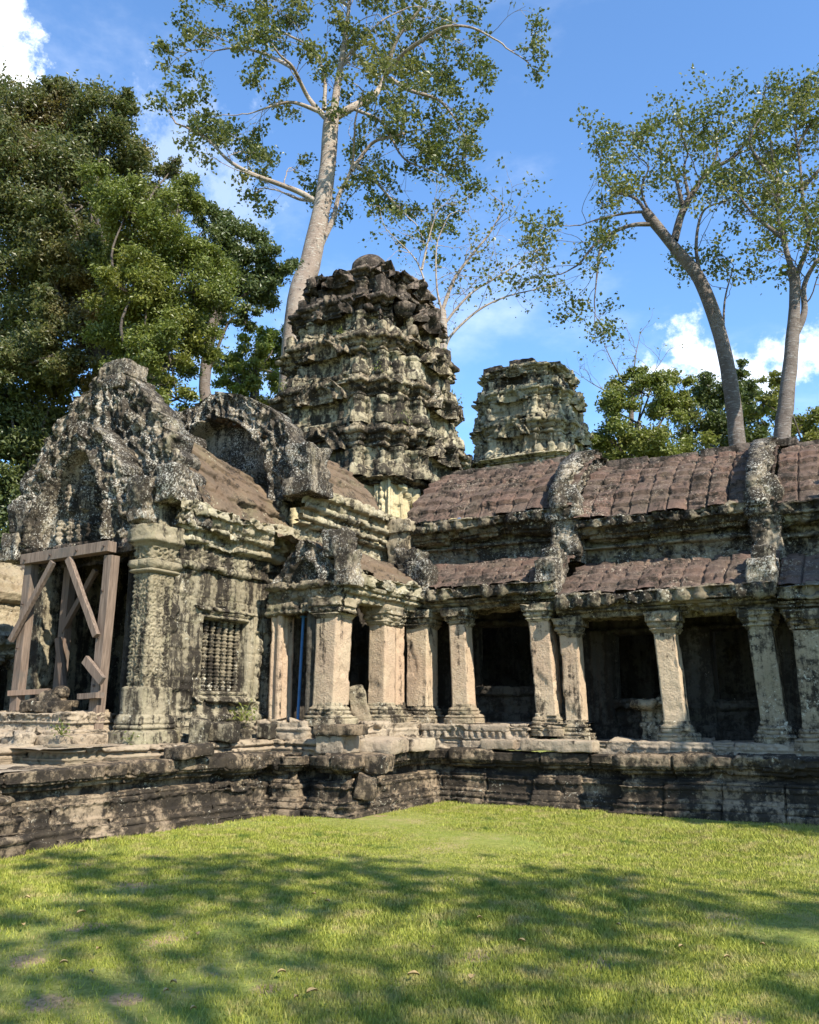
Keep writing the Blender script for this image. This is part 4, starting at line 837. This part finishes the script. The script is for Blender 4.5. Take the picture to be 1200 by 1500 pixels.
# ------------------------------------------------------------------ far gallery at the left edge
def far_gallery():
    e = thing('far_gallery', 'sunlit yellowish stone gallery at the left edge behind the pavilion', 'gallery', (-16.5, 9, 0))
    XR = -16.2; P = lambda x, z, *k: (x-XR, z, *k); path = [(XR, 5), (XR, 12.4)]
    mb = MB(); sweep(mb, path, [P(-16.0, 2.55), P(-15.8, 2.6, 'scroll'), P(-15.8, 2.8, ''), P(-15.7, 2.82, 'bigpetal'), P(-15.7, 3.02, ''), P(-15.8, 3.05, 'tile'), P(-16.2, 3.5, ''), P(-16.22, 3.75, 'torus'), P(-16.1, 3.8, ''), P(-16.05, 3.95, ''), P(-16.2, 4.0, 'tile'), P(-16.7, 4.55, 'tile'), P(-17.6, 5.05, ''), P(-19, 4.4), P(-19, 0)], du=.03, seed=801, rough=.9, block=(.55, .26), groove=.05); mb.build('roof_and_wall', M['farstone'], e)
    for y in (6.6, 8.2, 9.7, 11.15, 11.9): column(e, -15.95, y, .9, 2.6, .3, .3, 0, 0, int(810+y*3), mat='farstone')
    mb = MB(); sweep(mb, [(-15.5, 5), (-15.5, 12.4)], [(.1, 0), (.1, .3, 'torus'), (0, .4, 'scroll'), (0, .7, ''), (.1, .9), (-3, .9)], du=.06, seed=830); mb.build('base', M['terrace'], e)
    mb = MB(); sweep(mb, [(-16.8, 5), (-16.8, 12.4)], [(0, .9), (0, 3.4)], du=.12, seed=832); mb.build('inner_wall', M['interior'], e)
far_gallery()

# ------------------------------------------------------------------ trees
def leaves(mb, cen, size, rg, up=.4, asp=.55):
    """leaf-sized folded quads"""
    n = len(cen); nrm = rg.normal(size=(n, 3)); nrm[:, 2] = np.abs(nrm[:, 2])*.7+up; nrm /= np.linalg.norm(nrm, axis=1, keepdims=True)
    a = rg.normal(size=(n, 3)); a[:, 2] -= .5; a -= nrm*np.sum(a*nrm, 1, keepdims=True); a /= np.linalg.norm(a, axis=1, keepdims=True); b = np.cross(nrm, a)
    s = size[:, None]
    V = np.stack([cen-a*s*.5, cen+b*s*asp*.5+nrm*s*.12-a*s*.05, cen+a*s*.5, cen-b*s*asp*.5+nrm*s*.12-a*s*.05], 1).reshape(-1, 3)
    mb.add(V, np.arange(4*n).reshape(-1, 4))
def limb_pts(pix, D):
    return np.array([unp(p[0], p[1], D+(p[2] if len(p) > 2 else 0)) for p in pix])
def grow(wood_mb, tips, base, dirn, L, r, rg, depth, droop=.15, spread=.9, kids=3, twig=.5):
    n = 7; P = [np.array(base)]; d = np.array(dirn, float); d = d/np.linalg.norm(d)
    for i in range(n):
        d = d + rg.normal(size=3)*.20 + np.array([0, 0, -droop*.12]); d = d/np.linalg.norm(d); P.append(P[-1]+d*L/n)
    P = np.array(P); tube(wood_mb, P, np.linspace(r, r*.45, n+1), 5 if depth < 2 else 6)
    if depth == 0: tips.append((P[-1], L)); tips.append((P[-3], L)); return
    for k in range(kids):
        i = rg.integers(n//2 if k else n-1, n+1); q = rg.normal(size=3)*spread; q = q - d*(q@d)*.5
        grow(wood_mb, tips, P[i], (P[min(i, n)]-P[max(i-1, 0)])/(L/n)+q, L*rg.uniform(.5, .75), r*.5, rg, depth-1, droop, spread, kids, twig)
def tree(name, label, D, trunk, limbs, mats, seed, leafsize=.17, perTip=14, blob=.42, depth=2, sub=1.9, kids=3, dens=1.0, droop=.2, subn=7, ground=0., group=None, cat='tree', start=.35, up=.4):
    rg = np.random.default_rng(seed)
    P = limb_pts([t[:3] for t in [(a[0], a[1], a[3] if len(a) > 3 else 0) for a in trunk]], D); R = np.array([a[2] for a in trunk])
    b0 = P[0].copy(); b0[2] = ground; b0[:2] += (P[0]-P[1])[:2]*.3
    P = np.vstack([b0, P]); R = np.concatenate([[R[0]*1.25], R])
    e = thing(name, label, cat, tuple(b0), group)
    wm = MB(); tips = []
    PR = spline(np.hstack([P, R[:, None]]), 8); tube(wm, PR[:, :3], PR[:, 3], 14, .10, seed)
    wm.build('trunk', M[mats[0]], e)
    bm = MB()
    for lb in limbs:
        r0, r1 = lb[0], lb[1]; Q = limb_pts(lb[2], D); S = spline(Q, 6); rr = np.linspace(r0*.8, r1*.7, len(S)); tube(bm, S, rr, 8, .08, seed)
        L = np.sum(np.linalg.norm(np.diff(S, axis=0), axis=1)); nsub = max(2, int(subn*dens*L/4))
        for k in range(nsub):
            f = start+(1-start)*(k+rg.random())/nsub; i = min(len(S)-2, int(f*(len(S)-1))); d = S[i+1]-S[i]; d = d/np.linalg.norm(d)
            q = rg.normal(size=3); q[2] = abs(q[2])*.5+.1; q = q - d*(q@d)*.6
            grow(bm, tips, S[i], d*.55+q, sub*rg.uniform(.6, 1.1), max(.012, rr[i]*.26), rg, depth-1, droop, .9, kids)
        grow(bm, tips, S[-1], S[-1]-S[-2], sub*.7, max(.012, r1*.8), rg, depth-1, droop, .9, kids)
    bm.build('branches', M[mats[1]], e)
    T = np.array([t[0] for t in tips]); n = int(perTip)
    cen = np.repeat(T, n, 0) + rg.normal(size=(len(T)*n, 3))*blob*np.array([.55, .55, .42])
    keep = rg.random(len(cen)) < .95; cen = cen[keep]
    lm = MB(); leaves(lm, cen, rg.uniform(.45, 1.25, len(cen))*leafsize, rg, up, .72); lm.build('crown', M[mats[2]], e, smooth=False)
    return len(cen)
cnt = []
# the tall pale tree behind the big tower
cnt.append(tree('tall_tree', 'tall pale trunked tree rising behind the big tower', 27, [(432, 500, .43), (456, 380, .36), (477, 270, .29), (485, 180, .28), (489, 165, .24)],
    [(.16, .05, [(486, 180), (470, 165), (450, 140), (430, 100, -1), (415, 85, -1.5)]), (.20, .05, [(488, 175), (495, 120), (505, 60), (512, 0), (515, -60)]), (.20, .06, [(490, 172), (520, 155), (548, 140, 1), (565, 110, 1.5), (580, 60, 1), (610, 20, .5), (640, -20)]),
     (.12, .04, [(566, 108, 1.5), (590, 80), (620, 58, -1), (650, 40, -2), (690, 40, -2), (730, 60, -2)]), (.11, .035, [(572, 115, 1), (600, 132), (640, 145), (660, 165), (680, 195)]),
     (.14, .05, [(468, 298), (440, 282), (410, 270), (370, 255), (335, 235), (305, 205), (270, 185)]), (.10, .04, [(466, 292), (440, 292, 1), (410, 280, 1.5)]), (.16, .05, [(456, 395), (470, 360), (488, 320), (497, 285), (515, 245), (520, 190, -1)]), (.10, .04, [(515, 250), (545, 210), (575, 200, -1), (610, 190)]), (.09, .03, [(518, 240), (545, 260), (580, 300), (600, 320)]),
     (.10, .03, [(472, 165), (430, 150), (400, 155), (370, 165)]), (.10, .03, [(475, 160), (475, 110), (455, 70), (420, 50), (370, 20)]), (.09, .03, [(430, 100, -1), (390, 80), (350, 70), (310, 75)]), (.08, .03, [(500, 90), (530, 60), (560, 30), (600, 10)]), (.08, .03, [(512, 10), (470, -20), (420, -40)]), (.08, .03, [(520, 160), (560, 180), (590, 230), (630, 250)])],
    ('barkpale', 'barkpale', 'leaf_olive'), 11, leafsize=.16, perTip=46, blob=.30, sub=1.9, kids=3, subn=6, start=.3))
# bare looking thin tree behind the tower, right side
cnt.append(tree('thin_tree', 'thin sparse tree with bare pale limbs right of the big tower', 25, [(648, 560, .16), (650, 500, .14), (648, 455, .12)],
    [(.08, .03, [(648, 455), (665, 410), (690, 375), (715, 345), (730, 320)]), (.07, .025, [(650, 515), (662, 490), (700, 455), (740, 435), (780, 425)]), (.07, .025, [(649, 490), (655, 470), (690, 430), (730, 405), (770, 380)]), (.06, .02, [(649, 475), (640, 455), (630, 440), (618, 400), (605, 375), (575, 345)]), (.05, .02, [(618, 395), (628, 350), (640, 310)]), (.05, .02, [(648, 458), (640, 420), (640, 360), (655, 320)])],
    ('barkpale', 'barkpale', 'leaf_olive'), 12, leafsize=.13, perTip=6, blob=.35, sub=1.5, kids=3, subn=7, start=.3))
# right hand pair
cnt.append(tree('leaning_tree', 'leaning tree with forked grey trunk above the right gallery roof', 25, [(1084, 690, .25), (1074, 590, .235), (1055, 490, .22), (1025, 410, .21), (990, 365, .18), (952, 318, .16), (945, 308, .14)],
    [(.17, .05, [(988, 352), (1000, 310), (1020, 275), (1040, 250), (1075, 230), (1095, 205)]), (.10, .03, [(955, 328), (925, 330), (895, 342), (870, 360), (850, 385), (835, 395)]), (.07, .03, [(900, 340), (880, 365), (875, 400), (872, 430)]), (.08, .03, [(948, 312), (930, 290), (900, 280), (884, 262)]), (.09, .03, [(1000, 300), (990, 260), (982, 235), (965, 225)]), (.08, .03, [(1010, 290), (1002, 250), (1008, 225)]),
     (.09, .03, [(1028, 415), (1020, 360), (1030, 310), (1060, 295)]), (.06, .02, [(1060, 500), (1062, 440), (1075, 390)]), (.07, .025, [(945, 310), (920, 312), (880, 320), (850, 330)]), (.07, .025, [(1040, 250), (1050, 225), (1050, 195)]), (.06, .02, [(960, 330), (940, 280), (950, 245), (932, 228)])],
    ('barkgrey', 'barkgrey', 'leaf_olive'), 13, leafsize=.14, perTip=36, blob=.34, sub=1.8, kids=3, subn=6, start=.3))
cnt.append(tree('forked_tree', 'tall fork trunked tree at the right edge behind the ridge block', 23, [(1148, 690, .235), (1152, 590, .215), (1160, 510, .19), (1165, 420, .15), (1160, 395, .16)],
    [(.15, .05, [(1160, 500), (1178, 460), (1178, 420), (1195, 385), (1230, 340)]), (.12, .04, [(1162, 400), (1150, 360), (1140, 310), (1140, 265), (1130, 225)]), (.10, .04, [(1165, 410), (1185, 350), (1177, 300), (1172, 240), (1165, 190)]), (.09, .03, [(1150, 350), (1110, 320), (1085, 290)]), (.09, .03, [(1172, 280), (1210, 240), (1240, 220)]), (.08, .03, [(1139, 270), (1112, 235), (1098, 205), (1115, 170)]), (.08, .03, [(1180, 340), (1215, 310), (1250, 300)]), (.08, .03, [(1168, 215), (1190, 180), (1230, 160)])],
    ('barkgrey', 'barkgrey', 'leaf_olive'), 14, leafsize=.135, perTip=38, blob=.34, sub=1.7, kids=3, subn=7, start=.25))

def clump_tree(name, label, D, trunk, clumps, mats, seed, leafsize=.13, per=2600, group=None, shellw=.5, sub=22, r0=.3, up=.35):
    """a dense crown: limbs run to clump centres, twigs fill each clump, leaves sit in many small sprays"""
    rg = np.random.default_rng(seed); P = limb_pts([(a[0], a[1], a[3] if len(a) > 3 else 0) for a in trunk], D); b0 = P[0].copy(); b0[2] = 0
    P = np.vstack([b0, P]); R = np.array([trunk[0][2]*1.2]+[a[2] for a in trunk])
    e = thing(name, label, 'tree', tuple(b0), group)
    wm = MB(); PR = spline(np.hstack([P, R[:, None]]), 8); tube(wm, PR[:, :3], PR[:, 3], 12, .12, seed); wm.build('trunk', M[mats[0]], e)
    bm = MB(); cs = []; sz = []
    for (x, y, rp, dd) in clumps:
        c = unp(x, y, D+dd); rr = rp/F*(D+dd)*1.0
        i = rg.integers(len(P)//2, len(P)); st = P[i]; mid = (st+c)/2 + rg.normal(size=3)*.4 + np.array([0, 0, .3])
        tube(bm, spline([st, mid, c], 6), np.linspace(R[i]*.32, .02, 13), 6)
        n = int(per*4.6*(rp/80.)**2); k = max(8, int(sub*1.5*(rp/80.)**2))
        d = rg.normal(size=(k, 3)); d /= np.linalg.norm(d, axis=1, keepdims=True); sp = c + d*rr*(rg.random((k, 1))**shellw)*np.array([1, 1, .82])
        for q in sp[:k]: tube(bm, spline([c, (c+q)/2+rg.normal(size=3)*.12, q], 3), np.linspace(.025, .008, 7), 4)
        idx = rg.integers(0, k, n); j = rg.normal(size=(n, 3))*rr*.17
        cs.append(sp[idx]+j*np.array([1, 1, .7])); sz.append(rg.uniform(.6, 1.3, n)*leafsize*.86)
    bm.build('branches', M[mats[1]], e)
    lm = MB(); leaves(lm, np.vstack(cs), np.concatenate(sz), rg, up, .5); lm.build('crown', M[mats[2]], e, smooth=False); return sum(map(len, cs))
cnt.append(clump_tree('broad_tree', 'big broad tree with brown tinged top behind the pavilion', 23, [(150, 590, .30), (140, 500, .26), (120, 400, .2), (100, 300, .14)],
    [(40, 170, 75, 0), (95, 165, 60, .5), (150, 180, 60, 0), (20, 240, 85, -1), (105, 250, 85, 0), (185, 240, 60, 1), (30, 330, 90, 0), (120, 345, 80, 1), (215, 290, 55, 1.5), (50, 420, 80, .5), (130, 440, 80, 1), (250, 250, 30, 1.5), (20, 490, 60, 1), (160, 520, 55, 1.5), (75, 130, 30, 0), (180, 160, 30, 0), (60, 510, 60, -.5), (110, 530, 50, -.5), (20, 540, 50, -.5), (150, 460, 60, -.8), (90, 460, 50, -.8), (130, 385, 55, -1), (70, 370, 55, -1), (90, 320, 50, -1.2), (200, 560, 45, 0), (150, 570, 40, 0.6)],
    ('barkdark', 'barkdark', 'leaf_brown'), 21, leafsize=.15, per=2500))
cnt.append(clump_tree('bright_tree', 'bright green leafy tree between the broad tree and the tall tree', 21, [(215, 620, .2), (215, 560, .17), (220, 470, .14), (230, 380, .1)],
    [(150, 280, 45, -.5), (185, 310, 55, -.8), (230, 330, 60, -.5), (270, 370, 55, 0), (215, 400, 60, -.5), (290, 430, 60, 0), (235, 470, 65, 0), (180, 470, 60, .4), (290, 500, 50, .5), (240, 540, 45, .5), (265, 280, 40, .8), (190, 540, 40, .5), (200, 380, 70, 1), (310, 380, 40, .6), (215, 560, 45, -.4), (260, 585, 36, -.2), (180, 590, 36, .6), (230, 510, 50, -.8), (190, 430, 50, -.8)],
    ('barkdark', 'barkdark', 'leaf_lime'), 22, leafsize=.12, per=2900))
cnt.append(clump_tree('dark_tree', 'dark green tree reaching toward the tall pale trunk', 24, [(300, 640, .2), (300, 560, .17), (310, 470, .13), (330, 400, .1)],
    [(330, 350, 48, 0), (375, 375, 48, 0), (410, 390, 30, 0), (395, 425, 40, .3), (350, 420, 55, .4), (320, 320, 34, .2), (310, 450, 45, .5), (360, 465, 26, 0), (290, 300, 32, .4)],
    ('barkgrey', 'barkdark', 'leaf_dark'), 23, leafsize=.15, per=2600))
cnt.append(clump_tree('low_dark_tree', 'low dark tree in shade at the left edge above the far gallery', 24, [(40, 800, .25), (50, 700, .2), (60, 600, .14)],
    [(20, 590, 60, 0), (80, 585, 50, 0), (20, 660, 70, 0), (70, 650, 60, .5), (0, 740, 70, 0), (60, 730, 60, .5), (110, 560, 35, .5), (10, 800, 50, 0), (-40, 640, 70, 0), (55, 790, 40, 0.5)],
    ('barkdark', 'barkdark', 'leaf_dark'), 24, leafsize=.17, per=2400))
cnt.append(clump_tree('yellow_green_tree', 'distant yellow green tree left of the big tower', 34, [(370, 660, .3), (372, 600, .22), (375, 540, .15)],
    [(345, 540, 34, 0), (380, 510, 34, 0), (405, 495, 28, 0), (370, 560, 36, 0), (400, 550, 36, .5), (335, 565, 22, 0), (410, 530, 30, .5), (400, 590, 40, 0), (350, 590, 30, 0), (320, 530, 16, 0)],
    ('barkgrey', 'barkgrey', 'leaf_yellow'), 25, leafsize=.19, per=2600))
g = 'bushy trees beyond the gallery roof'
cnt.append(clump_tree('bushy_tree', 'rounded green tree just right of the shorter tower', 34, [(930, 760, .25), (930, 690, .2), (935, 620, .14)],
    [(900, 600, 40, 0), (940, 575, 45, 0), (900, 650, 45, 0), (950, 640, 50, -.5), (985, 600, 40, .5), (1000, 660, 45, 0), (880, 690, 40, 0), (940, 690, 50, 0), (990, 560, 28, .5), (865, 640, 25, 0), (925, 545, 22, 0)],
    ('barkgrey', 'barkdark', 'leaf_mid'), 26, leafsize=.20, per=2400, group=g))
cnt.append(clump_tree('bushy_tree', 'darker green tree behind the leaning trunk', 36, [(1040, 760, .25), (1040, 690, .2), (1040, 620, .14)],
    [(1030, 570, 36, 0), (1060, 590, 42, 0), (1020, 620, 45, 0), (1070, 640, 45, 0), (1090, 570, 32, 0), (1110, 610, 36, 0), (1040, 680, 45, 0), (1100, 660, 40, 0), (1085, 545, 20, 0)],
    ('barkgrey', 'barkdark', 'leaf_dark'), 27, leafsize=.20, per=2400, group=g))
cnt.append(clump_tree('bushy_tree', 'small light green tree at the right edge beside the fork trunked tree', 33, [(1190, 760, .2), (1190, 700, .16), (1190, 650, .12)],
    [(1120, 590, 28, 0), (1135, 560, 22, 0), (1180, 620, 34, 0), (1210, 610, 34, 0), (1190, 660, 34, 0), (1230, 650, 40, 0), (1150, 640, 26, 0), (1160, 680, 26, 0)],
    ('barkgrey', 'barkdark', 'leaf_mid'), 28, leafsize=.19, per=2400, group=g))
tree('bare_tree', 'leafless twiggy tree above the bushes right of the shorter tower', 36, [(925, 680, .14), (925, 610, .11), (928, 570, .08)],
    [(.05, .015, [(927, 580), (905, 545), (890, 515), (880, 490)]), (.05, .015, [(928, 575), (930, 530), (938, 490)]), (.045, .012, [(928, 590), (955, 550), (975, 520)]), (.04, .012, [(926, 600), (890, 575), (865, 560), (850, 550)])], ('barkgrey', 'barkgrey', 'leaf_olive'), 15, leafsize=.16, perTip=1, blob=.2, sub=1.3, kids=2, subn=6, start=.2)
# out-of-view shade trees: one dapples the lawn, one is added to shade the gallery
def shade_tree(label, x, y, blobs, seed, leafsize=.30):
    rg = np.random.default_rng(seed); e = thing('shade_tree', label, 'tree', (x, y, 0)); wm = MB(); zt = np.mean([b[2] for b in blobs])
    tube(wm, spline([(x, y, 0), (x+.2, y-.1, zt*.4), (x, y, zt*.8)], 6), np.linspace(.45, .22, 13), 12, .1, seed); wm.build('trunk', M['barkgrey'], e)
    bm = MB(); cs = []
    for (bx, by, bz, r, n) in blobs:
        c = np.array([bx, by, bz]); tube(bm, spline([(x, y, zt*.75), (c+np.array([x, y, zt]))/2, c], 5), np.linspace(.05, .012, 11), 6)
        k = max(8, int(14*r)); d = rg.normal(size=(k, 3)); d /= np.linalg.norm(d, axis=1, keepdims=True); sp = c+d*r*rg.random((k, 1))**.5
        for q in sp: tube(bm, [c, (c+q)/2, q], [.018, .012, .006], 4)
        cs.append(sp[rg.integers(0, k, n)]+rg.normal(size=(n, 3))*.27)
    bm.build('branches', M['barkgrey'], e); lm = MB(); P = np.vstack(cs); leaves(lm, P, rg.uniform(.7, 1.3, len(P))*leafsize, rg, .5, .7); lm.build('crown', M['leaf_mid'], e, smooth=False)
def over(p, h):
    """the spot at height h whose shadow falls on the point p"""
    p = np.array(p, float); return p + SUN/SUN[2]*(h-p[2])
def shade():
    b = []; r0 = random.Random(5)
    for (gx, gy, r) in [(-8.0, 6.9, .5), (-7.0, 6.4, .8), (-6.2, 7.3, .75), (-5.2, 7.3, .8), (-4.4, 7.9, .8), (-3.3, 7.9, .8), (-2.3, 8.2, .7), (-1.4, 7.9, .8), (-.5, 8.3, .8), (.4, 8.8, .9), (-5.8, 5.8, .9), (-4.7, 6.2, .8), (-3.9, 6.8, .6), (-2.4, 6.8, .7), (-1.9, 7.1, .5), (-4.3, 5.1, .6), (-5.0, 4.4, .9), (-4.4, 3.5, .6), (-2.3, 3.9, .6), (-2.3, 5.0, .3), (-.4, 5.5, .45), (-.1, 7.2, .7), (.5, 6.6, .5), (-2.1, 6.1, .4), (-3.1, 3.3, .5), (-6.6, 4.6, .9), (-3.1, 6.9, .5)]:
        b.append((*over((gx, gy, 0), r0.uniform(12, 15)), r, int(85*r*r+10)))
    shade_tree('big spreading tree outside the frame that shades the lawn', 10.5, -2.5, b, 41)
    b = []  # unseen tree added as a sun blocker, leaf clumps set over chosen gallery points
    for (x, y, z, r, n) in [(-1.35, 14.5, 2.1, .75, 1300), (-1.5, 14.4, 1.1, .7, 1200), (-.5, 14.5, 2.6, 1.0, 1800), (-.7, 14.3, 1.2, .9, 1600), (-1.5, 13.8, .4, .8, 1300), (-.6, 13.7, .3, .9, 1300), (.6, 13.6, .6, 1.1, 1500), (.8, 14.5, 2.4, 1.2, 1700), (.0, 14.3, 3.6, .6, 800), (-.2, 12.9, 0, .6, 600), (-2.2, 16.05, 1.7, .7, 1100), (-2.1, 16.05, 2.5, .7, 1100), (-1.3, 16.05, 2.2, .7, 1000)]:
        b.append((*over((x, y, z), 8.5), r, n))
    shade_tree('dense tree added outside the frame to shade the right gallery', 8.2, 9.4, b, 42, .26)
shade()

def far_wood():
    rg = np.random.default_rng(77); n = 52000; a = rg.uniform(rad(60), rad(205), n); R = rg.uniform(52, 72, n)
    x, y = np.cos(a)*R-3, np.sin(a)*R+6
    top = 7+6*fbm(np.stack([x, y, x*0], -1), .09, 3, 5)
    cl = fbm(np.stack([x, y, R*0], -1), .5, 2, 6)
    z = top*(1-rg.random(n)**2.2)*(.75+.5*cl); z = np.clip(z, .1, None)
    mb = MB(); leaves(mb, np.stack([x, y, z], -1), rg.uniform(.4, .9, n), rg, .4, .7); mb.build('far_wood', M['leaf_dark'], smooth=False, kind='stuff')
far_wood()
# ------------------------------------------------------------------ small plants and litter
def plants():
    rg = np.random.default_rng(50)
    for k, (x, y, z, s, lb) in enumerate([(-9.22, 11.05, 1.40, .26, 'small green fern growing under the barred window'), (-9.9, 8.15, 1.25, .14, 'little weed in the joint of the door steps'), (-9.45, 8.95, 1.10, .15, 'little weed at the foot of the carved pilaster')]):
        mb = MB(); n = 60; c = np.array([x, y, z])+rg.normal(size=(n, 3))*s*np.array([.5, .5, .35])+np.array([0, 0, s*.4]); leaves(mb, c, rg.uniform(.4, .8, n)*s*.55, rg, .3, .4); e = thing('weed', lb, 'plant', (x, y, z)); mb.build('leaves', M['leaf_lime'], e, smooth=False)
        for q in c[::6]: mb = MB(); tube(mb, [(x, y, z-.03), (np.array([x, y, z])+q)/2, q], [.006, .005, .003], 4); mb.build('stem', M['leaf_lime'], e)
    gw = 'weeds rooted in the tower joints'
    for k, (x, y, z, q) in enumerate([(-9.35, 16.6, 8.15, .20), (-9.9, 16.3, 9.4, .18), (-12.6, 16.2, 9.42, .22), (-9.35, 19.2, 9.42, .28), (-9.6, 18.9, 10.6, .26), (-11.0, 16.35, 10.6, .16), (-10.2, 17.2, 11.75, .16)]):
        mb = MB(); n = 46; c = np.array([x, y, z])+rg.normal(size=(n, 3))*q*np.array([.5, .5, .4])+np.array([0, 0, q*.35]); leaves(mb, c, rg.uniform(.4, .9, n)*q*.55, rg, .3, .4); e = thing('weed', 'small green weed rooted in a cornice joint of the big tower', 'plant', (x, y, z), gw); mb.build('leaves', M['leaf_lime'], e, smooth=False)
    r = random.Random(8)
    for k in range(26):
        px, py = r.uniform(20, 1180), r.uniform(1290, 1490); d = unp(px, py, 1)-np.array([0, 0, EYE]); t = -(EYE-.02)/d[2]; p = np.array([0, 0, EYE])+d*t
        mb = MB(); s = r.uniform(.035, .075); a = r.uniform(0, 6.28); ca, sa = math.cos(a), math.sin(a); L = []
        for i in range(7):
            f = i/6; wv = s*.30*math.sin(math.pi*f**.8)
            for j in (-1, 0, 1): L.append((p[0]+ca*s*(f-.5)-sa*wv*j, p[1]+sa*s*(f-.5)+ca*wv*j, p[2]+.008+abs(j)*.012+.012*math.sin(3*f)))
        mb.grid(np.array(L).reshape(7, 3, 3)); tag(mb.build('fallen_leaf', M['litter']), 'dry fallen leaf lying on the lawn', 'leaf', 'dry leaves scattered on the lawn')
plants()
print('leaf counts', cnt)
